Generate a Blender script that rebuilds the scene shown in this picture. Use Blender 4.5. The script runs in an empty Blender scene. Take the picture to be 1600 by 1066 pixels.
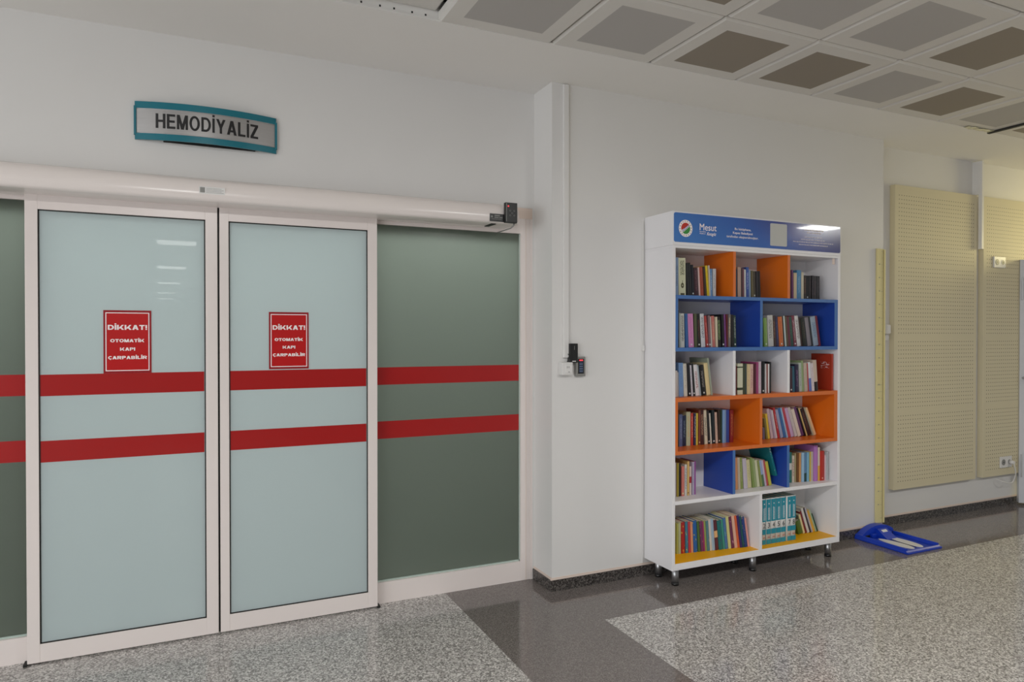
import bpy, bmesh, math, random
from mathutils import Vector, Matrix
random.seed(7)
scene = bpy.context.scene
COL = scene.collection

# ---------------------------------------------------------------- camera
cam_d = bpy.data.cameras.new('camera')
cam = bpy.data.objects.new('camera', cam_d)
COL.objects.link(cam)
scene.camera = cam
cam_d.sensor_width = 36.0
cam_d.lens = 36.0 * 1078.72 / 1600
cam_d.clip_start = 0.05
cam_d.clip_end = 200
yaw, pitch = 0.4341, -0.0087
cam.location = (0, -3.7741, 1.4949)
cam.rotation_euler = (math.pi / 2 + pitch, 0, -yaw)

# ---------------------------------------------------------------- world, lights, exposure
w = bpy.data.worlds.new('world'); scene.world = w
w.use_nodes = True
bg = w.node_tree.nodes['Background']
bg.inputs[0].default_value = (0.93, 0.97, 1.0, 1)
bg.inputs[1].default_value = 0.55
scene.view_settings.view_transform = 'Standard'
scene.view_settings.look = 'None'
scene.view_settings.gamma = 1
scene.view_settings.use_curve_mapping = False
scene.view_settings.exposure = -0.54

def area(name, loc, target, sx, sy, power, col):
    l = bpy.data.lights.new(name, 'AREA'); l.shape = 'RECTANGLE'
    l.size = sx; l.size_y = sy; l.energy = power; l.color = col
    o = bpy.data.objects.new(name, l); COL.objects.link(o)
    o.location = loc
    o.rotation_euler = (Vector(target) - Vector(loc)).to_track_quat('-Z', 'Y').to_euler()
    return o
# soft fill from the left, warm light from the right, fill behind the door
area('left_fill', (-6.6, -5.5, 1.3), (2.0, -1.0, 1.3), 7, 2.4, 350, (0.95, 0.98, 1.0))  # unseen area light added to brighten the hall from the left
area('warm_skylight', (9.2, -1.05, 2.38), (6.0, -.1, 1.9), 1.1, 0.7, 80, (1.0, 0.86, 0.40))
area('back_room_fill', (.6, .62, 2.78), (.6, .5, 0), 4.6, .5, 96, (1.0, 0.98, 0.94))  # unseen area light added to brighten the door glass from behind
# the ceiling lamps nearest to the wall
for lx, pw in ((-2.9, 45), (-.05, 78), (2.72, 70), (7.7, 55)):
    area('ceiling_lamp_light', (lx, -3.85, 2.94), (lx, -3.85, 0), .55, .55, pw, (1.0, .995, .975))

# ---------------------------------------------------------------- materials
def lin(c):
    r = []
    for v in c[:3]:
        v = v / 255
        r.append(v / 12.92 if v <= 0.04045 else ((v + 0.055) / 1.055) ** 2.4)
    return (*r, 1)

class NT:
    def __init__(s, name):
        s.m = bpy.data.materials.new(name); s.m.use_nodes = True
        s.t = s.m.node_tree; s.p = s.t.nodes['Principled BSDF']
    def n(s, typ, **kw):
        nd = s.t.nodes.new(typ)
        for k, v in kw.items():
            if k.startswith('i_'): nd.inputs[int(k[2:])].default_value = v
            else: setattr(nd, k, v)
        return nd
    def l(s, a, b): s.t.links.new(a, b)
    def math(s, op, a, b=None, c=None):
        nd = s.t.nodes.new('ShaderNodeMath'); nd.operation = op
        for i, v in enumerate((a, b, c)):
            if v is None: continue
            if isinstance(v, (int, float)): nd.inputs[i].default_value = v
            else: s.l(v, nd.inputs[i])
        return nd.outputs[0]
    def mix(s, fac, a, b):
        nd = s.t.nodes.new('ShaderNodeMix'); nd.data_type = 'RGBA'
        for i, v in ((0, fac), (6, a), (7, b)):
            if isinstance(v, (int, float)): nd.inputs[i].default_value = v
            elif isinstance(v, tuple): nd.inputs[i].default_value = v
            else: s.l(v, nd.inputs[i])
        return nd.outputs[2]

def mat(name, col, rough=0.5, metal=0.0, coat=0.0, emit=None, es=0.0, vary=0.0, spec=0.5, bump=0.0, bscale=60):
    k = NT(name)
    k.p.inputs['Base Color'].default_value = lin(col)
    k.p.inputs['Roughness'].default_value = rough
    k.p.inputs['Metallic'].default_value = metal
    k.p.inputs['Coat Weight'].default_value = coat
    k.p.inputs['Coat Roughness'].default_value = 0.05
    k.p.inputs['Specular IOR Level'].default_value = spec
    if emit:
        k.p.inputs['Emission Color'].default_value = lin(emit)
        k.p.inputs['Emission Strength'].default_value = es
    tc = k.n('ShaderNodeTexCoord')
    if vary:
        no = k.n('ShaderNodeTexNoise'); no.inputs['Scale'].default_value = 3.0; no.inputs['Detail'].default_value = 4
        k.l(tc.outputs['Object'], no.inputs['Vector'])
        c = lin(col); d = tuple(v * (1 - vary) for v in c[:3]) + (1,)
        k.l(k.mix(no.outputs['Fac'], d, c), k.p.inputs['Base Color'])
    if bump:
        no = k.n('ShaderNodeTexNoise'); no.inputs['Scale'].default_value = bscale; no.inputs['Detail'].default_value = 3
        k.l(tc.outputs['Object'], no.inputs['Vector'])
        b = k.n('ShaderNodeBump'); b.inputs['Strength'].default_value = bump; b.inputs['Distance'].default_value = 0.002
        k.l(no.outputs['Fac'], b.inputs['Height']); k.l(b.outputs[0], k.p.inputs['Normal'])
    return k.m

def granite(name, c1, c2, c3, rough, scale, x0, y0, joint):
    k = NT(name)
    g = k.n('ShaderNodeNewGeometry')
    v = k.n('ShaderNodeTexVoronoi'); v.inputs['Scale'].default_value = scale
    k.l(g.outputs['Position'], v.inputs['Vector'])
    sep = k.n('ShaderNodeSeparateColor'); k.l(v.outputs['Color'], sep.inputs[0])
    n2 = k.n('ShaderNodeTexNoise'); n2.inputs['Scale'].default_value = scale * .9; n2.inputs['Detail'].default_value = 6; n2.inputs['Roughness'].default_value = .7
    k.l(g.outputs['Position'], n2.inputs['Vector'])
    cr = k.n('ShaderNodeValToRGB'); e = cr.color_ramp
    e.elements[0].position = .25; e.elements[0].color = lin(c1)
    e.elements[1].position = .8; e.elements[1].color = lin(c3)
    m = e.elements.new(.5); m.color = lin(c2)
    s = k.math('ADD', k.math('MULTIPLY', sep.outputs[0], .45), k.math('MULTIPLY', n2.outputs['Fac'], .6))
    k.l(s, cr.inputs[0])
    # large soft tint
    n3 = k.n('ShaderNodeTexNoise'); n3.inputs['Scale'].default_value = 1.3; k.l(g.outputs['Position'], n3.inputs['Vector'])
    c = k.mix(k.math('MULTIPLY', n3.outputs['Fac'], .25), cr.outputs[0], lin(c1))
    # slab joints every 0.6 m
    sp = k.n('ShaderNodeSeparateXYZ'); k.l(g.outputs['Position'], sp.inputs[0])
    js = []
    for ax, o in ((0, x0), (1, y0)):
        u = k.math('FLOORED_MODULO', k.math('ADD', sp.outputs[ax], 600 - o + .0015), .6)
        js.append(k.math('LESS_THAN', u, .003))
    j = k.math('MULTIPLY', k.math('MAXIMUM', js[0], js[1]), joint)
    k.l(k.mix(j, c, lin((60, 55, 52))), k.p.inputs['Base Color'])
    k.p.inputs['Roughness'].default_value = rough
    k.p.inputs['Specular IOR Level'].default_value = .6
    return k.m

M = {}
M['wall'] = mat('wall_paint', (224, 222, 220), .42, vary=.03, bump=.05, bscale=25)
M['ceil'] = mat('ceiling_plaster', (238, 236, 233), .8, vary=.03)
M['frame'] = mat('white_lacquered_metal', (232, 222, 218), .28, vary=.02)
M['header'] = mat('white_lacquered_cover', (238, 229, 225), .22)
M['gasket'] = mat('black_rubber', (22, 22, 20), .6)
M['leafglass'] = mat('white_film_glass', (198, 210, 212), .5, coat=1.0, spec=0.0)
M['leafglass'].node_tree.nodes['Principled BSDF'].inputs['Coat Roughness'].default_value = .012
_k = M['leafglass'].node_tree
_t = _k.nodes.new('ShaderNodeBsdfTranslucent'); _t.inputs[0].default_value = lin((236, 246, 246))
_m = _k.nodes.new('ShaderNodeMixShader'); _m.inputs[0].default_value = .36
_k.links.new(_k.nodes['Principled BSDF'].outputs[0], _m.inputs[1]); _k.links.new(_t.outputs[0], _m.inputs[2])
_k.links.new(_m.outputs[0], _k.nodes['Material Output'].inputs[0])
M['red'] = mat('red_film', (165, 22, 22), .3, coat=.15)
M['signred'] = mat('sign_red', (188, 20, 22), .3, coat=.2)
M['signdark'] = mat('sign_dark_red', (150, 22, 30), .3, coat=.2)
M['white'] = mat('white_print', (245, 235, 235), .4)
M['lam'] = mat('white_laminate', (234, 232, 234), .35)
M['blue'] = mat('blue_laminate', (36, 70, 160), .35)
M['blueedge'] = mat('blue_edging', (70, 112, 172), .4)
M['orange'] = mat('orange_laminate', (222, 110, 22), .35)
M['orangeedge'] = mat('orange_edging', (214, 112, 50), .4)
M['yellow'] = mat('yellow_laminate', (244, 178, 6), .45, spec=.25)
M['steel'] = mat('brushed_steel', (190, 190, 192), .42, metal=1)
M['plastic_black'] = mat('black_plastic', (26, 26, 26), .35)
M['plastic_white'] = mat('white_plastic', (222, 220, 218), .35)
M['plastic_grey'] = mat('grey_plastic', (135, 134, 130), .4)
M['granite'] = granite('light_granite', (96, 93, 91), (172, 168, 165), (248, 245, 242), .13, 150, 1.327, -.70, .35)
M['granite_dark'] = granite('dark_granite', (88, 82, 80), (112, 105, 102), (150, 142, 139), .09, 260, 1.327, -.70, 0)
M['skirting'] = granite('skirting_granite', (38, 36, 35), (66, 62, 60), (120, 114, 110), .15, 150, 1.327, -.70, 0)
M['cream'] = mat('cream_paint_edge', (226, 208, 196), .5)
M['peg'] = None
M['teal'] = mat('teal_enamel', (20, 112, 128), .3)
M['duct'] = mat('white_duct', (224, 222, 220), .4)
M['light'] = mat('lamp_diffuser', (255, 255, 255), .5, emit=(255, 255, 250), es=9)
M['tile'] = mat('ceiling_tile_metal', (218, 215, 210), .6)
M['tile_grey'] = mat('perforated_grey', (182, 179, 176), .8)
M['tile_brown'] = mat('perforated_dusty', (148, 139, 127), .8)
M['dark'] = mat('dark_void', (40, 40, 38), .8)
M['galv'] = mat('galvanised_steel', (128, 136, 132), .5, metal=.3)
M['gauge'] = mat('pale_yellow_plastic', (222, 210, 155), .45)
M['gaugeblue'] = mat('blue_plastic', (18, 58, 178), .35)
M['pages'] = mat('book_pages', (206, 196, 172), .8)
M['black'] = mat('black_ink', (24, 22, 24), .5)
M['room'] = mat('back_room_wall', (200, 205, 195), .8)
M['navy'] = mat('ink_navy', (40, 50, 60), .5)

# frosted sidelight glass: scatters the light of the room behind it
k = NT('frosted_glass')
k.p.inputs['Base Color'].default_value = lin((80, 84, 78))
k.p.inputs['Roughness'].default_value = .22
k.p.inputs['Specular IOR Level'].default_value = .4
tr = k.n('ShaderNodeBsdfTranslucent'); tr.inputs[0].default_value = lin((222, 232, 226))
mx = k.n('ShaderNodeMixShader'); mx.inputs[0].default_value = .5
k.l(k.p.outputs[0], mx.inputs[1]); k.l(tr.outputs[0], mx.inputs[2])
k.l(mx.outputs[0], k.t.nodes['Material Output'].inputs[0])
M['frost'] = k.m
M['frost_glow'] = mat('glass_edge_glow', (176, 192, 184), .3)  # paler tone for the painted glow at the pane rim

# pegboard panel: rows of drilled holes in four fields
def pegboard(name, x_first):
    k = NT(name)
    tc = k.n('ShaderNodeNewGeometry')
    sp = k.n('ShaderNodeSeparateXYZ'); k.l(tc.outputs['Position'], sp.inputs[0])
    X, Y, Z = sp.outputs
    dx, dz = .0289, .0321
    def cell(v, o, d):
        u = k.math('FLOORED_MODULO', k.math('ADD', v, 10 * d * 100 - o + d / 2), d)
        return k.math('SUBTRACT', u, d / 2)
    total = None
    for zt in (2.589, 2.024, 1.441, .858):
        a = cell(X, x_first, dx); b = cell(Z, zt, dz)
        r = k.math('ADD', k.math('MULTIPLY', a, a), k.math('MULTIPLY', b, b))
        h = k.math('LESS_THAN', r, (.0040) ** 2)
        m1 = k.math('LESS_THAN', Z, zt + .01); m2 = k.math('GREATER_THAN', Z, zt - .0321 * 16 - .01)
        m3 = k.math('GREATER_THAN', X, x_first - .01); m4 = k.math('LESS_THAN', X, x_first + dx * 32 + .01)
        q = k.math('MULTIPLY', k.math('MULTIPLY', h, k.math('MULTIPLY', m1, m2)), k.math('MULTIPLY', m3, m4))
        total = q if total is None else k.math('MAXIMUM', total, q)
    k.l(k.mix(total, lin((212, 202, 172)), lin((80, 68, 48))), k.p.inputs['Base Color'])
    k.p.inputs['Roughness'].default_value = .6
    return k.m

# ---------------------------------------------------------------- mesh helpers
class MB:
    def __init__(s): s.bm = bmesh.new(); s.mats = []
    def mi(s, m):
        if m not in s.mats: s.mats.append(m)
        return s.mats.index(m)
    def face(s, pts, m, smooth=False):
        f = s.bm.faces.new([s.bm.verts.new(p) for p in pts]); f.material_index = s.mi(m); f.smooth = smooth
        return f
    def box(s, x0, x1, y0, y1, z0, z1, m, bev=0.0, T=None):
        r = bmesh.ops.create_cube(s.bm, size=1)
        vs = r['verts']
        for v in vs:
            v.co = Vector((x0 + (v.co.x + .5) * (x1 - x0), y0 + (v.co.y + .5) * (y1 - y0), z0 + (v.co.z + .5) * (z1 - z0)))
        fs = set(f for v in vs for f in v.link_faces)
        if bev:
            es = list(set(e for v in vs for e in v.link_edges))
            rr = bmesh.ops.bevel(s.bm, geom=es, offset=bev, segments=2, affect='EDGES', profile=.5)
            fs = set(f for f in rr['faces']) | set(f for f in fs if f.is_valid)
            vs = list(set(v for f in fs for v in f.verts))
        i = s.mi(m)
        for f in fs: f.material_index = i
        if T is not None:
            for v in vs: v.co = T @ v.co
        return s
    def cyl(s, p0, p1, r, m, n=20, r2=None, caps=True):
        p0, p1 = Vector(p0), Vector(p1); d = (p1 - p0).normalized()
        a = d.orthogonal().normalized(); b = d.cross(a); r2 = r if r2 is None else r2
        A = [s.bm.verts.new(p0 + (a * math.cos(2 * math.pi * i / n) + b * math.sin(2 * math.pi * i / n)) * r) for i in range(n)]
        B = [s.bm.verts.new(p1 + (a * math.cos(2 * math.pi * i / n) + b * math.sin(2 * math.pi * i / n)) * r2) for i in range(n)]
        i_ = s.mi(m)
        for i in range(n):
            f = s.bm.faces.new((A[i], A[(i + 1) % n], B[(i + 1) % n], B[i])); f.material_index = i_; f.smooth = True
        if caps:
            for L in (A[::-1], B):
                f = s.bm.faces.new(L); f.material_index = i_
        return s
    def tube(s, pts, r, m, n=10):
        pts = [Vector(p) for p in pts]; rings = []; i_ = s.mi(m)
        up = Vector((0.13, .2, 1)).normalized()
        for k, p in enumerate(pts):
            d = (pts[min(k + 1, len(pts) - 1)] - pts[max(k - 1, 0)]).normalized()
            a = d.cross(up)
            if a.length < .05: a = d.cross(Vector((1, 0, 0)))
            a.normalize(); b = d.cross(a)
            rings.append([s.bm.verts.new(p + (a * math.cos(2 * math.pi * i / n) + b * math.sin(2 * math.pi * i / n)) * r) for i in range(n)])
        for A, B in zip(rings, rings[1:]):
            for i in range(n):
                f = s.bm.faces.new((A[i], A[(i + 1) % n], B[(i + 1) % n], B[i])); f.material_index = i_; f.smooth = True
        for L in (rings[0][::-1], rings[-1]):
            f = s.bm.faces.new(L); f.material_index = i_
        return s
    def prism(s, prof, axis, a, b, m, smooth=False):
        # prof: list of 2D points, extruded along axis from a to b
        def P(u, v, t): return {'x': (t, u, v), 'y': (u, t, v), 'z': (u, v, t)}[axis]
        A = [s.bm.verts.new(P(u, v, a)) for u, v in prof]; B = [s.bm.verts.new(P(u, v, b)) for u, v in prof]
        i_ = s.mi(m); n = len(prof)
        for i in range(n):
            f = s.bm.faces.new((A[i], A[(i + 1) % n], B[(i + 1) % n], B[i])); f.material_index = i_; f.smooth = smooth
        for L in (A[::-1], B):
            f = s.bm.faces.new(L); f.material_index = i_
        return s
    def build(s, name, parent=None, loc=(0, 0, 0), rot=(0, 0, 0)):
        bmesh.ops.recalc_face_normals(s.bm, faces=s.bm.faces)
        me = bpy.data.meshes.new(name); s.bm.to_mesh(me); s.bm.free()
        for m in s.mats: me.materials.append(m)
        o = bpy.data.objects.new(name, me); COL.objects.link(o)
        o.location = loc; o.rotation_euler = rot
        if parent: o.parent = parent
        return o

def tag(o, label=None, cat=None, group=None, kind=None):
    if label: o['label'] = label
    if cat: o['category'] = cat
    if group: o['group'] = group
    if kind: o['kind'] = kind
    return o
def empty(name, loc, rot=(0, 0, 0)):
    o = bpy.data.objects.new(name, None); COL.objects.link(o); o.location = loc; o.rotation_euler = rot
    o.empty_display_size = .1
    return o
def box(name, b, m, parent=None, bev=0.0, **kw):
    """box given in world coordinates; origin placed at its base centre unless parented"""
    cx, cy = (b[0] + b[1]) / 2, (b[2] + b[3]) / 2
    if parent: loc = (0, 0, 0); q = b
    else: loc = (cx, cy, b[4]); q = (b[0] - cx, b[1] - cx, b[2] - cy, b[3] - cy, 0, b[5] - b[4])
    return MB().box(*q, m, bev).build(name, parent, loc)

# text outlines -> mesh, fitted to a width and a capital height, facing -y
_cap = {}
def glyphs(body, bold=0.0, shear=0.0, spacing=1.0, extrude=0.0):
    c = bpy.data.curves.new('t', 'FONT'); c.body = body; c.size = 1; c.offset = bold; c.shear = shear
    c.space_character = spacing; c.extrude = extrude; c.resolution_u = 4
    o = bpy.data.objects.new('t', c); COL.objects.link(o)
    dg = bpy.context.evaluated_depsgraph_get(); dg.update()
    me = bpy.data.meshes.new_from_object(o.evaluated_get(dg), depsgraph=dg)
    bpy.data.objects.remove(o); bpy.data.curves.remove(c)
    return me
def text(name, body, x0, x1, zbase, cap, y, m, parent=None, bold=0.01, shear=0.0, depth=.0006, warp=None, rotz=0.0):
    # bold: stroke gain in em, made by shifted copies of the outline
    if not _cap:
        h = glyphs('H'); zs = [v.co.y for v in h.vertices]; _cap['H'] = (min(zs), max(zs))
    lo, hi = _cap['H']
    src = glyphs(body, 0.0, shear, extrude=.01, spacing=1.0 + bold * 1.6)
    xs = [v.co.x for v in src.vertices]; a, b = min(xs) - bold, max(xs) + bold
    verts, faces = [], []
    sh = [(0, 0)] if not bold else [(dx * bold, dz * bold * .6) for dx in (-1, -.33, .33, 1) for dz in (-.9, 0, .9)]
    for q, (dx, dz) in enumerate(sh):
        o = len(verts)
        for v in src.vertices:
            X = x0 + (v.co.x + dx - a) / (b - a) * (x1 - x0)
            Z = zbase + (v.co.y + dz - lo + bold * .54) / (hi - lo + bold * 1.08) * cap
            Y = y - (v.co.z + .01) / .02 * depth - q * 4e-6
            verts.append(warp(X, Y, Z) if warp else (X, Y, Z))
        faces += [[i + o for i in p.vertices] for p in src.polygons]
    me = bpy.data.meshes.new(name); me.from_pydata(verts, [], faces); me.materials.append(m)
    o = bpy.data.objects.new(name, me); COL.objects.link(o)
    if parent: o.parent = parent
    return o

# block capitals for the signs (heavy grotesque shapes), in units of the capital height
def block_glyph(ch, t, wf):
    u = t * .82; polys = []
    def Rc(a, b, c, d): polys.append([(a, b), (c, b), (c, d), (a, d)])
    def Pg(xa, ya, xb, yb, k=1.0): polys.append([(xa, ya), (xa + t * k, ya), (xb + t * k, yb), (xb, yb)])
    def Ar(cx, cy, rx, ry, a0, a1, n=14):
        for i in range(n):
            q = [math.radians(a0 + (a1 - a0) * j / n) for j in (i, i + 1)]
            o = [(cx + rx * math.cos(a), cy + ry * math.sin(a)) for a in q]
            p = [(cx + (rx - t) * math.cos(a), cy + (ry - u) * math.sin(a)) for a in q]
            polys.append([o[0], o[1], p[1], p[0]])
    W = {'H': .74, 'E': .66, 'M': .86, 'O': .82, 'D': .76, 'İ': t, 'I': t, 'Y': .76, 'A': .80, 'L': .62, 'Z': .66, 'K': .86, 'T': .70, '!': t,
         'P': .70, 'R': .78, 'B': .74, 'Ç': .78}[ch] * (wf if ch not in 'İI!' else 1)
    if ch == 'H': Rc(0, 0, t, 1); Rc(W - t, 0, W, 1); Rc(t, .5 - u / 2, W - t, .5 + u / 2)
    elif ch == 'E': Rc(0, 0, t, 1); Rc(t, 0, W, u); Rc(t, 1 - u, W * .98, 1); Rc(t, .5 - u / 2, W * .93, .5 + u / 2)
    elif ch == 'M': Rc(0, 0, t * .95, 1); Rc(W - t * .95, 0, W, 1); Pg(W / 2 - t * .5, 0, 0, 1, 1.15); Pg(W / 2 - t * .65, 0, W - t * 1.15, 1, 1.15)
    elif ch == 'O': Ar(W / 2, .5, W / 2, .52, 0, 360, 36)
    elif ch == 'D': Rc(0, 0, t, 1); Rc(t, 0, W * .45, u); Rc(t, 1 - u, W * .45, 1); Ar(W * .45, .5, W * .55, .5, -90, 90, 20)
    elif ch in 'İI':
        Rc(0, 0, t, 1)
        if ch == 'İ': Rc(0, 1.08, t, 1.08 + u)
    elif ch == 'Y': Rc(W / 2 - t / 2, 0, W / 2 + t / 2, .42); Pg(W / 2 - t / 2, .40, 0, 1, 1.12); Pg(W / 2 - t * .62, .40, W - t * 1.12, 1, 1.12)
    elif ch == 'A': Pg(0, 0, W / 2 - t * .6, 1, 1.15); Pg(W - t * 1.15, 0, W / 2 - t * .55, 1, 1.15); Rc(W * .22, .2, W * .78, .2 + u * .9)
    elif ch == 'L': Rc(0, 0, t, 1); Rc(t, 0, W, u)
    elif ch == 'Z': Rc(0, 0, W, u); Rc(0, 1 - u, W, 1); Pg(0, u * .9, W - t * 1.3, 1 - u * .9, 1.3)
    elif ch == 'K': Rc(0, 0, t, 1); Pg(t * .7, .26, W - t * 1.2, 1, 1.15); Pg(W - t * 1.2, 0, t * 1.35, .60, 1.2)
    elif ch == 'T': Rc(0, 1 - u, W, 1); Rc(W / 2 - t / 2, 0, W / 2 + t / 2, 1 - u)
    elif ch == '!': Rc(0, 0, t, u * .95); Rc(0, .30, t, 1)
    elif ch in 'PR':
        Rc(0, 0, t, 1); Rc(t, 1 - u * .9, W * .6, 1); Rc(t, .40, W * .6, .40 + u * .9); Ar(W * .6, .70, W * .4, .30, -90, 90, 14)
        if ch == 'R': Pg(W - t * 1.25, 0, W * .38, .42, 1.25)
    elif ch == 'B':
        Rc(0, 0, t, 1)
        for z in (0, .5 - u * .43, 1 - u * .86): Rc(t, z, W * .58, z + u * .86)
        Ar(W * .56, .74, W * .40, .26, -90, 90, 12); Ar(W * .58, .28, W * .42, .28, -90, 90, 12)
    elif ch == 'Ç':
        Ar(W / 2, .5, W / 2, .52, 42, 318, 30); Rc(W / 2 - t * .3, -.12, W / 2 + t * .2, .02); Rc(W / 2 - t * .1, -.22, W / 2 + t * .5, -.12)
    return W, polys
def block_text(name, body, x0, x1, zbase, cap, y, m, parent, t=.2, wf=1.0, gap=.12, depth=.0008, warp=None):
    x = 0; out = []
    for ch in body:
        W_, P_ = block_glyph(ch, t, wf); W_ *= .88 if ch == 'Ç' else 1; out += [[(a + x, b) for a, b in p] for p in P_]; x += W_ + gap
    x -= gap; s = (x1 - x0) / x; mb = MB()
    for q, p in enumerate(out):
        yf = y - depth - (q % 5) * 3e-6
        F = [(x0 + a * s, yf, zbase + b * cap) for a, b in p]; B = [(x0 + a * s, y, zbase + b * cap) for a, b in p]
        if warp: F = [warp(*v) for v in F]; B = [warp(*v) for v in B]
        mb.face(F, m)
        for k in range(len(p)): n = (k + 1) % len(p); mb.face([F[k], F[n], B[n], B[k]], m)
    return mb.build(name, parent)

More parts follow.
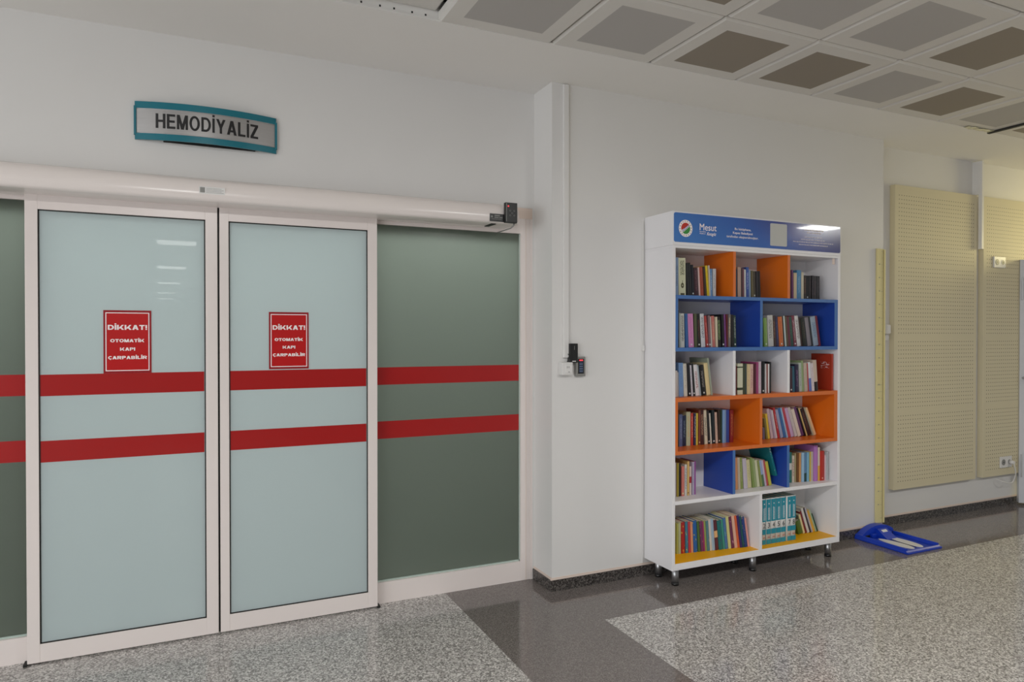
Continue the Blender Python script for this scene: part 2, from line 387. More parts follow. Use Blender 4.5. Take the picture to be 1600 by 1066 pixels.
# books per bay: front y, left x, width, height, lean, colour, description, spine style
BAYS = [
('top row left bay', 1.73, [
  (-0.44, 2.6231, 0.0217, 0.229, 0, (130, 155, 190), 'pale blue', 't:40,50,80'),
  (-0.44, 2.6489, 0.0523, 0.2271, 0.0169, (212, 212, 176), 'thick cream drop-emblem', 'E:60,60,40'),
  (-0.44, 2.7088, 0.0181, 0.1975, 0.0545, (28, 28, 30), 'tall black', ''),
  (-0.44, 2.7287, 0.0194, 0.2015, 0.062, (20, 20, 22), 'glossy black', ''),
  (-0.44, 2.7499, 0.0175, 0.1903, 0.052, (22, 24, 34), 'blue-black', 'd:200,200,200'),
  (-0.44, 2.7691, 0.0295, 0.1722, 0.0527, (60, 28, 38), 'dark plum', 't:130,90,100'),
  (-0.44, 2.8012, 0.0109, 0.1768, 0.0661, (215, 180, 175), 'pinkish white slim', ''),
  (-0.44, 2.8132, 0.0285, 0.1796, 0.0715, (170, 70, 42), 'brick red', 't:110,50,30'),
  (-0.44, 2.8443, 0.019, 0.1834, 0.084, (62, 42, 30), 'dark brown', ''),
  (-0.44, 2.866, 0.0158, 0.1896, 0.097, (222, 190, 25), 'yellow', 't:180,140,10'),
  (-0.44, 2.8835, 0.0086, 0.1912, 0.0496, (210, 200, 185), 'off-white slim', ''),
  (-0.44, 2.8931, 0.0152, 0.1711, 0.0356, (95, 140, 190), 'sky blue', 't:220,225,230'),
  (-0.44, 2.9119, 0.023, 0.173, 0, (196, 196, 198), 'pale grey', 't:110,110,120'),
]),
('top row middle bay', 1.73, [
  (-0.44, 3.0907, 0.0134, 0.179, 0, (40, 72, 95), 'dark teal', ''),
  (-0.44, 3.1067, 0.0271, 0.1904, 0.0133, (190, 160, 142), 'pinkish beige', ''),
  (-0.44, 3.1342, 0.0157, 0.1875, 0.0144, (62, 22, 32), 'dark maroon', ''),
  (-0.44, 3.1503, 0.0134, 0.1843, 0.0154, (120, 70, 80), 'dusty rose', 't:70,40,50'),
  (-0.44, 3.1641, 0.0158, 0.1784, 0.0166, (205, 205, 200), 'cream-topped white', 't:120,160,200'),
  (-0.44, 3.1803, 0.0228, 0.1935, 0.0177, (50, 82, 160), 'blue', 't:200,200,220'),
  (-0.44, 3.2035, 0.0136, 0.1763, 0.0188, (130, 155, 185), 'grey-blue', ''),
  (-0.44, 3.2197, 0.0184, 0.1735, 0.0328, (100, 90, 55), 'olive brown', ''),
  (-0.44, 3.2407, 0.0185, 0.1711, 0.0333, (70, 60, 45), 'khaki-brown', 'd:190,190,180'),
  (-0.44, 3.2596, 0.0184, 0.1713, 0.0345, (28, 20, 26), 'black-purple', ''),
  (-0.44, 3.2792, 0.02, 0.1725, 0.0405, (20, 18, 20), 'plain black', ''),
]),
('top row right bay', 1.73, [
  (-0.44, 3.5567, 0.0146, 0.1871, 0.025, (75, 20, 50), 'dark burgundy', ''),
  (-0.44, 3.5717, 0.0121, 0.1911, 0.026, (120, 65, 120), 'violet', 't:80,40,80'),
  (-0.44, 3.5842, 0.0271, 0.173, 0, (210, 190, 155), 'cream', ''),
  (-0.44, 3.6117, 0.0399, 0.192, 0, (75, 135, 180), 'thick sky blue', 't:160,190,210'),
  (-0.44, 3.652, 0.0224, 0.1791, 0.0011, (200, 190, 165), 'beige', ''),
  (-0.44, 3.6749, 0.0251, 0.16, 0, (40, 28, 20), 'brown-black', 't:150,100,60'),
  (-0.44, 3.7003, 0.0252, 0.159, 0, (16, 16, 20), 'jet black', 'd:180,180,180'),
  (-0.44, 3.7268, 0.0182, 0.16, 0, (44, 40, 42), 'charcoal', 't:90,70,80'),
  (-0.44, 3.7463, 0.0183, 0.161, 0, (34, 30, 36), 'dark slate', 't:100,70,90'),
  (-0.44, 3.7659, 0.0183, 0.159, 0, (48, 42, 46), 'smoky grey', 't:120,90,100'),
  (-0.44, 3.7856, 0.0174, 0.159, 0, (30, 28, 32), 'soot black', 't:80,70,80'),
  (-0.44, 3.8043, 0.0169, 0.159, 0, (40, 38, 42), 'graphite', 't:110,100,110'),
]),
('upper blue left bay', 1.42, [
  (-0.44, 2.631, 0.0183, 0.224, 0, (24, 34, 30), 'black-green', ''),
  (-0.44, 2.6518, 0.0133, 0.2062, 0.0113, (165, 172, 165), 'grey-green slim', ''),
  (-0.44, 2.6677, 0.0278, 0.2043, 0.023, (205, 205, 198), 'white title-printed', 'T:30,30,30'),
  (-0.44, 2.7008, 0.0205, 0.2032, 0.0385, (50, 98, 160), 'blue', ''),
  (-0.44, 2.7253, 0.0392, 0.2032, 0.0459, (210, 130, 185), 'thick pink', 't:170,90,140,d'),
  (-0.44, 2.77, 0.0196, 0.2041, 0.0341, (84, 88, 58), 'olive', ''),
  (-0.44, 2.7927, 0.0245, 0.2042, 0.0424, (26, 26, 28), 'black', 't:130,60,50,d'),
  (-0.44, 2.8236, 0.0318, 0.2037, 0.0731, (205, 205, 208), 'white', 'T:70,70,80'),
  (-0.44, 2.8605, 0.0158, 0.192, 0.0975, (172, 58, 54), 'red', 't:210,150,140,d'),
  (-0.44, 2.8792, 0.0168, 0.1953, 0.0523, (125, 95, 100), 'mauve grey', 'd:220,220,220'),
  (-0.44, 2.8998, 0.0099, 0.1875, 0.0713, (210, 205, 190), 'cream slim', ''),
  (-0.44, 2.9116, 0.0214, 0.1924, 0.0605, (195, 108, 100), 'salmon', 't:210,180,140'),
  (-0.44, 2.9358, 0.0133, 0.1871, 0.0366, (215, 200, 170), 'ivory slim', ''),
  (-0.44, 2.9527, 0.0265, 0.1874, 0.0544, (32, 26, 26), 'ornate-titled black', 'T:150,170,110'),
  (-0.44, 2.9824, 0.0196, 0.2032, 0.0414, (24, 22, 26), 'sooty', 'd:210,210,210'),
  (-0.44, 3.0065, 0.0139, 0.2033, 0.0518, (125, 60, 130), 'purple', 't:90,40,100'),
  (-0.44, 3.0227, 0.0093, 0.2041, 0.0278, (110, 40, 40), 'maroon slim', ''),
  (-0.44, 3.0339, 0.0177, 0.204, 0, (120, 112, 108), 'grey titled', 'T:210,190,150'),
  (-0.44, 3.0556, 0.0208, 0.2011, 0.0185, (32, 26, 26), 'dark-brown', ''),
  (-0.44, 3.0805, 0.0209, 0.198, 0.0384, (30, 62, 48), 'dark green', 't:210,210,205,d'),
]),
('upper blue right bay', 1.42, [
  (-0.44, 3.3317, 0.0283, 0.1844, 0.0637, (128, 165, 85), 'lime green', 'd:210,210,205'),
  (-0.44, 3.3628, 0.0454, 0.2013, 0.0537, (195, 193, 188), 'thick white', 'T:110,110,110'),
  (-0.44, 3.411, 0.0239, 0.1986, 0.0664, (66, 44, 40), 'dark brown', 't:170,110,80'),
  (-0.44, 3.4362, 0.0206, 0.1932, 0.0719, (52, 46, 80), 'indigo', 't:90,100,150'),
  (-0.44, 3.4596, 0.0363, 0.1923, 0.085, (205, 105, 52), 'orange', 't:160,70,30,d'),
  (-0.44, 3.4973, 0.0134, 0.1966, 0.0905, (22, 22, 24), 'black slim', ''),
  (-0.44, 3.5121, 0.0135, 0.1993, 0.096, (185, 198, 195), 'ice white slim', ''),
  (-0.44, 3.5269, 0.0135, 0.1955, 0.1015, (96, 78, 56), 'brown', ''),
  (-0.44, 3.5418, 0.0185, 0.1937, 0.1071, (105, 42, 58), 'maroon', ''),
  (-0.44, 3.5616, 0.026, 0.1941, 0.1127, (42, 76, 66), 'bottle green', 't:90,110,90'),
  (-0.44, 3.5916, 0.0246, 0.2023, 0.1308, (125, 50, 66), 'wine red', 't:210,200,200,d'),
  (-0.44, 3.6192, 0.0312, 0.2008, 0.1436, (208, 205, 202), 'white', 'T:110,90,90'),
  (-0.44, 3.652, 0.0198, 0.1895, 0.1494, (60, 36, 32), 'chocolate', ''),
  (-0.44, 3.6733, 0.038, 0.186, 0.1553, (40, 42, 36), 'black-olive', 't:90,80,60'),
  (-0.44, 3.7146, 0.0326, 0.191, 0.169, (134, 126, 132), 'mauve-grey', ''),
  (-0.44, 3.749, 0.019, 0.1981, 0.1746, (40, 40, 44), 'charcoal', ''),
  (-0.44, 3.7696, 0.0447, 0.1974, 0.1802, (150, 165, 180), 'pale blue patterned', 'T:90,120,150'),
  (-0.44, 3.8164, 0.0192, 0.204, 0.1857, (120, 38, 52), 'crimson', ''),
]),
('third row left bay', 1.124, [
  (-0.44, 2.6222, 0.0152, 0.157, 0, (205, 195, 190), 'cream', ''),
  (-0.44, 2.6396, 0.0129, 0.1477, 0.0142, (175, 170, 172), 'grey slim', ''),
  (-0.44, 2.6546, 0.0328, 0.2029, 0.0272, (110, 148, 200), 'light blue', 't:80,110,160'),
  (-0.44, 2.6924, 0.0271, 0.1974, 0.051, (208, 202, 188), 'ivory', 't:150,130,120'),
  (-0.44, 2.7228, 0.0206, 0.1987, 0.0661, (26, 22, 28), 'black', 'd:220,220,220'),
  (-0.44, 2.7461, 0.0127, 0.1881, 0.0795, (196, 190, 200), 'lilac-white slim', 't:130,120,140'),
  (-0.44, 2.761, 0.0147, 0.1981, 0.0897, (26, 26, 28), 'jet black', 'd:220,220,220'),
  (-0.44, 2.7794, 0.0275, 0.1896, 0.1073, (215, 210, 212), 'white', 'T:150,60,70'),
  (-0.44, 2.8103, 0.0128, 0.1866, 0.1235, (160, 172, 180), 'pale grey-blue', ''),
  (-0.44, 2.8254, 0.0329, 0.1862, 0.1339, (24, 22, 22), 'thick black', 't:190,180,170,d'),
  (-0.44, 2.8636, 0.0299, 0.1987, 0.1291, (218, 195, 140), 'cream-yellow', ''),
  (-0.44, 2.8972, 0.013, 0.2307, 0.1451, (152, 160, 140), 'tall sage green', 'L'),
]),
('third row middle bay', 1.124, [
  (-0.47, 3.0574, 0.0187, 0.177, 0, (98, 24, 30), 'dark red', ''),
  (-0.47, 3.0787, 0.042, 0.193, 0, (205, 205, 178), 'thick cream green-banded', 'B:50,62,38'),
  (-0.47, 3.1219, 0.0226, 0.1903, 0.0053, (58, 66, 44), 'dark olive', ''),
  (-0.47, 3.1456, 0.0103, 0.1902, 0.0107, (34, 76, 90), 'petrol blue', ''),
  (-0.47, 3.1571, 0.0241, 0.188, 0, (212, 188, 140), 'cream', 't:190,140,110'),
  (-0.47, 3.1825, 0.0303, 0.187, 0, (212, 170, 158), 'peach white', 't:150,90,80'),
  (-0.47, 3.2149, 0.0165, 0.188, 0, (84, 28, 40), 'burgundy', ''),
  (-0.47, 3.2326, 0.0193, 0.199, 0, (160, 62, 112), 'magenta', ''),
  (-0.47, 3.2536, 0.0246, 0.2021, 0.0076, (205, 185, 195), 'lilac-cream', 't:170,140,160'),
  (-0.47, 3.2794, 0.0233, 0.198, 0, (22, 22, 22), 'black', 'd:200,200,200'),
  (-0.47, 3.3054, 0.0186, 0.1871, 0.0132, (195, 190, 190), 'grey white', ''),
  (-0.47, 3.3253, 0.0073, 0.186, 0.0188, (140, 60, 50), 'red slim', ''),
  (-0.47, 3.3338, 0.013, 0.186, 0, (215, 210, 208), 'white slim', ''),
  (-0.47, 3.3481, 0.0126, 0.199, 0, (20, 20, 20), 'plain black', ''),
]),
('third row right bay', 1.124, [
  (-0.485, 3.5101, 0.022, 0.1581, 0.0257, (58, 26, 42), 'dark plum', 'd:210,210,210'),
  (-0.485, 3.5336, 0.0198, 0.1674, 0.0326, (40, 88, 108), 'teal', ''),
  (-0.485, 3.5548, 0.0341, 0.1787, 0.0391, (40, 34, 62), 'navy violet', 't:150,110,150'),
  (-0.485, 3.5918, 0.0248, 0.1889, 0.0534, (168, 176, 168), 'pale green-grey', 't:110,110,110'),
  (-0.485, 3.6181, 0.0187, 0.2026, 0.0592, (140, 160, 110), 'sage slim', ''),
  (-0.485, 3.6382, 0.0264, 0.1886, 0.0651, (186, 165, 150), 'beige', 't:150,130,120'),
  (-0.485, 3.6662, 0.0115, 0.1847, 0.0711, (175, 62, 66), 'red slim', ''),
  (-0.485, 3.6792, 0.0227, 0.1907, 0.0771, (90, 110, 185), 'blue and white', 'H:210,210,215'),
  (-0.485, 3.704, 0.0223, 0.1857, 0.0858, (208, 195, 200), 'white', 't:160,110,110'),
  (-0.485, 3.7278, 0.0327, 0.2042, 0.0918, (200, 178, 160), 'beige black-footed', 'F:34,24,26'),
  (-0.485, 3.8807, 0.0161, 0.244, 0, (178, 52, 28), 'tall red-orange', 'LR'),
]),
('orange left bay', 0.809, [
  (-0.365, 2.6981, 0.0116, 0.205, 0, (40, 56, 42), 'dark green', ''),
  (-0.365, 2.7118, 0.0268, 0.197, 0, (88, 104, 150), 'grey-blue', 't:170,180,200'),
  (-0.365, 2.7417, 0.0249, 0.189, 0, (24, 38, 72), 'navy', 't:150,170,190'),
  (-0.365, 2.771, 0.0319, 0.21, 0, (190, 195, 160), 'pale green', 't:210,160,90'),
  (-0.365, 2.8066, 0.0171, 0.201, 0, (205, 62, 48), 'bright red', 't:230,190,170'),
  (-0.365, 2.8262, 0.0156, 0.199, 0, (40, 44, 84), 'dark blue', 't:220,220,220'),
  (-0.365, 2.845, 0.016, 0.198, 0, (214, 188, 62), 'yellow', 't:180,150,40'),
  (-0.365, 2.8634, 0.0145, 0.218, 0, (128, 60, 42), 'brown-red', 'd:220,200,160'),
  (-0.365, 2.8811, 0.0244, 0.2171, 0.0137, (66, 28, 28), 'dark maroon', 'T:190,150,120'),
  (-0.365, 2.9156, 0.0224, 0.2164, 0.0596, (208, 198, 172), 'cream title-printed', 'T:60,50,50'),
  (-0.365, 2.9414, 0.0171, 0.2114, 0.0589, (32, 32, 32), 'black', 'd:200,200,200'),
  (-0.365, 2.9611, 0.0105, 0.1935, 0.0708, (208, 205, 192), 'white slim', ''),
  (-0.365, 2.9746, 0.0219, 0.2132, 0.0403, (26, 38, 44), 'blue-black', 'd:220,220,220'),
  (-0.365, 3.003, 0.0178, 0.1963, 0.056, (205, 175, 158), 'beige-pink', 't:110,70,60'),
  (-0.365, 3.0234, 0.0141, 0.211, 0.0207, (56, 44, 36), 'dark brown', 'd:210,200,180'),
  (-0.365, 3.0397, 0.0133, 0.21, 0, (36, 60, 40), 'forest green', ''),
  (-0.365, 3.0552, 0.0274, 0.211, 0, (120, 160, 205), 'thick light blue', ''),
  (-0.365, 3.0864, 0.0245, 0.209, 0, (44, 74, 158), 'royal blue', ''),
  (-0.365, 3.1149, 0.0277, 0.206, 0, (136, 28, 34), 'deep red', 't:220,150,80'),
]),
('orange right bay', 0.809, [
  (-0.365, 3.3985, 0.0171, 0.0761, 0.0464, (110, 95, 120), 'grey-purple short', ''),
  (-0.366, 3.4237, 0.0161, 0.1384, 0.1467, (130, 120, 50), 'olive slim', ''),
  (-0.366, 3.4422, 0.0184, 0.1684, 0.1597, (228, 196, 52), 'yellow', ''),
  (-0.367, 3.4695, 0.0214, 0.2004, 0.208, (205, 180, 188), 'pinkish white', 't:170,140,150'),
  (-0.367, 3.494, 0.014, 0.1976, 0.219, (180, 160, 182), 'lilac', ''),
  (-0.368, 3.5104, 0.014, 0.1913, 0.2275, (210, 205, 208), 'white slim', ''),
  (-0.368, 3.5268, 0.0162, 0.2099, 0.2361, (188, 44, 50), 'red', 't:225,200,200'),
  (-0.369, 3.5506, 0.024, 0.1944, 0.2694, (150, 160, 195), 'grey-blue', ''),
  (-0.369, 3.5783, 0.0193, 0.207, 0.2815, (50, 105, 170), 'blue', ''),
  (-0.37, 3.6009, 0.0118, 0.208, 0.2912, (150, 190, 220), 'light blue slim', ''),
  (-0.37, 3.6167, 0.0236, 0.2082, 0.3051, (192, 62, 78), 'raspberry', 't:150,40,60'),
  (-0.371, 3.6443, 0.0272, 0.204, 0.3163, (190, 160, 200), 'orchid', ''),
  (-0.371, 3.6785, 0.0228, 0.2086, 0.3401, (198, 190, 190), 'pale grey', 't:160,150,150'),
  (-0.372, 3.7056, 0.025, 0.1955, 0.3514, (215, 205, 190), 'cream', ''),
  (-0.372, 3.7367, 0.0259, 0.2113, 0.3706, (92, 52, 102), 'purple', ''),
  (-0.373, 3.7674, 0.0096, 0.2094, 0.3822, (26, 20, 24), 'black slim', ''),
  (-0.373, 3.7796, 0.0096, 0.205, 0.3884, (214, 190, 118), 'straw yellow', ''),
  (-0.374, 3.7933, 0.038, 0.1976, 0.4016, (42, 28, 34), 'dark', 't:120,90,90'),
  (-0.374, 3.8398, 0.0118, 0.2063, 0.4224, (176, 176, 150), 'grey-cream', ''),
  (-0.375, 3.8547, 0.0183, 0.2058, 0.4294, (228, 196, 145), 'peach', ''),
]),
('fifth row left bay', 0.516, [
  (-0.415, 2.6417, 0.0133, 0.206, 0, (195, 182, 190), 'lilac-cream', ''),
  (-0.415, 2.6576, 0.0122, 0.204, 0, (172, 150, 50), 'mustard', ''),
  (-0.415, 2.6728, 0.0158, 0.2, 0, (32, 30, 26), 'black', ''),
  (-0.415, 2.6922, 0.0194, 0.181, 0, (220, 120, 108), 'salmon', 'd:220,210,160'),
  (-0.415, 2.7163, 0.0167, 0.19, 0, (212, 208, 200), 'white', 'T:80,100,130'),
  (-0.415, 2.7359, 0.0152, 0.209, 0, (216, 176, 104), 'honey', 'd:110,50,40'),
  (-0.415, 2.7551, 0.0133, 0.176, 0, (215, 195, 185), 'white and red', 'M:170,30,45'),
  (-0.415, 2.7731, 0.0157, 0.202, 0, (172, 160, 186), 'lavender', 't:120,100,150'),
  (-0.415, 2.7916, 0.0113, 0.204, 0, (148, 66, 150), 'purple', ''),
]),
('fifth row middle bay', 0.516, [
  (-0.42, 3.1013, 0.0099, 0.0571, 0, (40, 110, 110), 'teal short', ''),
  (-0.42, 3.1132, 0.0194, 0.2023, 0.0313, (222, 150, 100), 'orange-pink', ''),
  (-0.42, 3.1353, 0.0181, 0.2019, 0.0437, (205, 185, 160), 'cream', ''),
  (-0.42, 3.1575, 0.0212, 0.1993, 0.0627, (140, 155, 80), 'olive green', 't:190,195,140'),
  (-0.42, 3.1825, 0.0317, 0.1927, 0.0812, (198, 188, 202), 'lilac white', ''),
  (-0.42, 3.2189, 0.0319, 0.181, 0.1052, (208, 198, 150), 'cream olive-edged', 't:150,150,80'),
  (-0.42, 3.2556, 0.0171, 0.1947, 0.129, (128, 150, 76), 'moss green', ''),
  (-0.42, 3.2754, 0.0185, 0.1865, 0.1415, (150, 165, 110), 'sage', ''),
  (-0.42, 3.2972, 0.0225, 0.1752, 0.158, (205, 205, 170), 'ivory', ''),
  (-0.42, 3.323, 0.0142, 0.1727, 0.1737, (140, 150, 80), 'olive slim', ''),
  (-0.42, 3.3397, 0.0186, 0.1714, 0.186, (88, 120, 80), 'green and pale blue', 'H:150,170,205'),
  (-0.42, 3.3613, 0.0142, 0.1719, 0.2, (198, 182, 200), 'lilac', ''),
  (-0.42, 3.3782, 0.0155, 0.1694, 0.2124, (196, 80, 84), 'red-pink', ''),
  (-0.42, 3.397, 0.0204, 0.1775, 0.2281, (198, 190, 70), 'yellow-green', ''),
]),
('fifth row right bay', 0.516, [
  (-0.41, 3.5859, 0.0208, 0.201, 0, (36, 118, 112), 'teal', 'M:215,215,210'),
  (-0.413, 3.6072, 0.0204, 0.1781, 0.0011, (215, 200, 182), 'cream patterned', 'T:150,90,80'),
  (-0.416, 3.6279, 0.0139, 0.1921, 0.0022, (170, 155, 110), 'olive-cream', ''),
  (-0.42, 3.6422, 0.0164, 0.195, 0, (120, 76, 36), 'brown', ''),
  (-0.423, 3.659, 0.0159, 0.194, 0, (214, 150, 90), 'orange-cream', ''),
  (-0.426, 3.6758, 0.0227, 0.195, 0, (150, 190, 220), 'light blue', ''),
  (-0.429, 3.6989, 0.0207, 0.192, 0, (90, 130, 170), 'blue dark-footed', 'F:24,60,60'),
  (-0.432, 3.7199, 0.0217, 0.195, 0, (120, 175, 205), 'sky blue', ''),
  (-0.436, 3.7421, 0.011, 0.197, 0, (205, 175, 70), 'yellow slim', ''),
  (-0.439, 3.7535, 0.0182, 0.197, 0, (190, 180, 168), 'beige', ''),
  (-0.442, 3.7721, 0.0349, 0.2383, 0.001, (176, 112, 186), 'tall thick lilac', 'L'),
  (-0.445, 3.8074, 0.0158, 0.2242, 0.0019, (228, 170, 60), 'orange and cream', 'H:215,200,180'),
  (-0.449, 3.8236, 0.0405, 0.1982, 0.0029, (190, 42, 28), 'thick red', 'd:230,170,150'),
  (-0.452, 3.8644, 0.0101, 0.1691, 0.0041, (222, 190, 198), 'pink-white slim', ''),
  (-0.455, 3.8749, 0.0117, 0.1911, 0.0053, (180, 188, 190), 'pale grey', ''),
]),
('bottom left bay', 0.146, [
  (-0.36, 2.7021, 0.0109, 0.189, 0, (188, 190, 90), 'yellow-green', ''),
  (-0.363, 2.7142, 0.0171, 0.1932, 0.0058, (190, 195, 150), 'cream-green', ''),
  (-0.366, 2.7341, 0.0272, 0.1932, 0.0194, (190, 36, 34), 'red', 'm:220,170,60'),
  (-0.369, 2.7635, 0.0188, 0.1954, 0.0299, (60, 130, 160), 'teal blue', 'm:200,200,100'),
  (-0.372, 2.7845, 0.0153, 0.1938, 0.0398, (205, 60, 72), 'pink-red', ''),
  (-0.375, 2.8002, 0.0165, 0.191, 0.0411, (226, 150, 110), 'peach', ''),
  (-0.378, 2.8186, 0.0292, 0.1961, 0.0497, (34, 96, 170), 'blue and green', 'm:190,180,60'),
  (-0.381, 2.8511, 0.0175, 0.1911, 0.0657, (80, 110, 50), 'grass green', ''),
  (-0.384, 2.8705, 0.0195, 0.1913, 0.0747, (112, 52, 98), 'purple', 'm:190,120,120'),
  (-0.387, 2.8909, 0.0088, 0.1879, 0.0781, (170, 50, 110), 'magenta slim', ''),
  (-0.39, 2.9001, 0.0129, 0.1908, 0.0792, (150, 160, 84), 'lime slim', ''),
  (-0.393, 2.9136, 0.0184, 0.19, 0.081, (80, 128, 138), 'grey teal', 'm:170,160,160'),
  (-0.396, 2.9332, 0.0157, 0.1991, 0.0858, (210, 200, 190), 'white', ''),
  (-0.399, 2.9498, 0.0185, 0.201, 0.0888, (170, 195, 215), 'pale blue striped', 'V:80,120,160'),
  (-0.402, 2.9704, 0.023, 0.1917, 0.0981, (96, 40, 50), 'peach-framed maroon', 'M:225,175,120'),
  (-0.405, 2.9955, 0.0312, 0.1867, 0.1079, (22, 112, 112), 'thick teal', 'm:90,40,90'),
  (-0.408, 3.0289, 0.0151, 0.1907, 0.1174, (60, 150, 130), 'sea green', ''),
  (-0.411, 3.0448, 0.0188, 0.1999, 0.1199, (70, 110, 170), 'steel blue', 'm:90,150,160'),
  (-0.414, 3.0652, 0.0192, 0.2074, 0.1264, (208, 205, 130), 'pale yellow', ''),
  (-0.417, 3.088, 0.0222, 0.2033, 0.1418, (112, 44, 80), 'plum', 'm:190,130,150'),
  (-0.42, 3.1118, 0.021, 0.2087, 0.1477, (225, 175, 150), 'peach-white', ''),
  (-0.423, 3.1343, 0.0149, 0.2088, 0.1527, (220, 96, 54), 'orange red', ''),
  (-0.426, 3.15, 0.0149, 0.2106, 0.1545, (52, 40, 110), 'violet navy', ''),
  (-0.429, 3.1657, 0.015, 0.2045, 0.1563, (26, 84, 90), 'dark teal', ''),
  (-0.432, 3.1814, 0.0212, 0.1971, 0.1581, (28, 60, 130), 'navy blue', 'm:200,160,60'),
  (-0.435, 3.2051, 0.013, 0.1871, 0.1684, (222, 150, 140), 'pink orange', ''),
]),
('bottom right bay', 0.146, [
  (-0.37, 3.7133, 0.0417, 0.095, 0.3244, (80, 110, 36), 'moss green', ''),
  (-0.37, 3.7596, 0.0172, 0.1391, 0.3431, (222, 205, 150), 'cream slim', ''),
  (-0.37, 3.7797, 0.0155, 0.1617, 0.3539, (130, 26, 34), 'dark red', ''),
  (-0.37, 3.798, 0.0184, 0.1841, 0.3633, (215, 210, 205), 'white slim', ''),
  (-0.37, 3.8197, 0.0134, 0.1847, 0.3716, (52, 50, 60), 'charcoal slim', ''),
  (-0.37, 3.8358, 0.0125, 0.1854, 0.3799, (180, 172, 184), 'lilac grey slim', ''),
  (-0.37, 3.8516, 0.0193, 0.1617, 0.3918, (222, 165, 44), 'ochre yellow', ''),
  (-0.37, 3.8744, 0.012, 0.1688, 0.4011, (160, 185, 150), 'pale green slim', ''),
  (-0.37, 3.8894, 0.0068, 0.14, 0.4115, (20, 76, 60), 'dark green slim', ''),
]),
]

W, FW, H = -.2321, -.10, 2.962           # bookcase wall plane, panel wall plane, ceiling height
XP, XK = 1.8977, 4.72                    # pillar corner, end of the bookcase wall
S = 'structure'

# ================================================================ THE SETTING
# floor: light granite with a dark granite band
m = MB()
def slab(x0, x1, y0, y1, mm): m.face([(x0, y0, 0), (x1, y0, 0), (x1, y1, 0), (x0, y1, 0)], mm)
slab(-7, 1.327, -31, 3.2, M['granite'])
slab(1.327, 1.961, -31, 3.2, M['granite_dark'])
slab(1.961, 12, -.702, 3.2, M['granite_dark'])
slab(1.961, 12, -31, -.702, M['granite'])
m.box(-7, 12, -31, 3.2, -.12, -.002, M['granite'])
tag(m.build('floor'), kind=S)

# walls (solid)
m = MB()
m.box(-7, XP, 0, .16, 2.266, H + .1, M['wall'])
m.box(-7, -1.76, 0, .16, 0, 2.266, M['wall'])
tag(m.build('wall_door_side'), kind=S)
m = MB(); m.box(XP, XK, W, .16, 0, H + .1, M['wall'])
m.box(1.888, XP, -.0005, .16, 0, H + .1, M['wall'])
tag(m.build('wall_bookcase_side'), kind=S)
m = MB(); m.box(XK, 12, FW, .16, 0, H + .1, M['wall'])
tag(m.build('wall_panel_side'), kind=S)
m = MB(); m.box(-7, 12, -31.2, -31, 0, H + .1, M['wall'])
tag(m.build('wall_hall_end'), kind=S)
# room behind the sliding door
m = MB()
m.box(-3, 3, 3.0, 3.2, 0, 2.8, M['room']); m.box(-3.2, -3, .16, 3.2, 0, 2.8, M['room']); m.box(3, 3.2, .16, 3.2, 0, 2.8, M['room'])
m.box(-3.2, 3.2, .16, 3.2, 2.8, 2.9, M['room'])
tag(m.build('wall_room_behind_door'), kind=S)

# granite skirting with the cream paint edge above it
def skirt(name, x0, x1, yw, ends=()):
    m = MB(); m.box(x0, x1, yw - .009, yw, 0, .064, M['skirting'])
    m.box(x0, x1, yw - .0025, yw, .064, .078, M['cream'])
    for (X, ya, yb) in ends:
        m.box(X - .009, X, ya, yb, 0, .064, M['skirting']); m.box(X - .0025, X, ya, yb, .064, .078, M['cream'])
    tag(m.build(name), kind=S)
skirt('baseboard_bookcase_side', XP - .009, XK, W, [(XP, W, -.001)])
skirt('baseboard_panel_side', XK, 12, FW)

# ceiling: plaster border along the wall, metal tiles beyond it
TX, TY = 1.6477, -.6794
m = MB()
m.box(-7, 12, TY, .16, H, H + .12, M['ceil'])
m.box(-7, 12, -31, TY, H + .10, H + .14, M['dark'])
m.box(-7, 12, TY - .012, TY, H - .001, H + .006, M['ceil'])
ceiling = tag(m.build('ceiling'), kind=S)
tiles = {(-1, 0): 'grey', (0, 0): 'grey', (1, 0): 'brown', (2, 0): 'brown', (3, 0): 'grey', (4, 0): 'brown', (5, 0): 'grey', (6, 0): 'brown', (7, 0): 'grey',
         (0, 1): 'brown', (1, 1): 'grey', (2, 1): 'grey', (3, 1): 'brown', (4, 1): 'plain', (5, 1): 'grey', (6, 1): 'brown',
         (3, 2): 'grey', (4, 2): 'grey', (5, 2): 'brown'}
tiles[(-1, 0)] = 'grey'; tiles[(0, 0)] = 'grey'; tiles[(1, 0)] = 'brown'
FIX = [(-.21, -8.45), (-.39, -12.95), (-.58, -17.95), (-.78, -23.0), (-.97, -27.3),
       (-.05, -3.85), (2.72, -3.8), (7.7, -3.85), (-2.9, -3.9)]
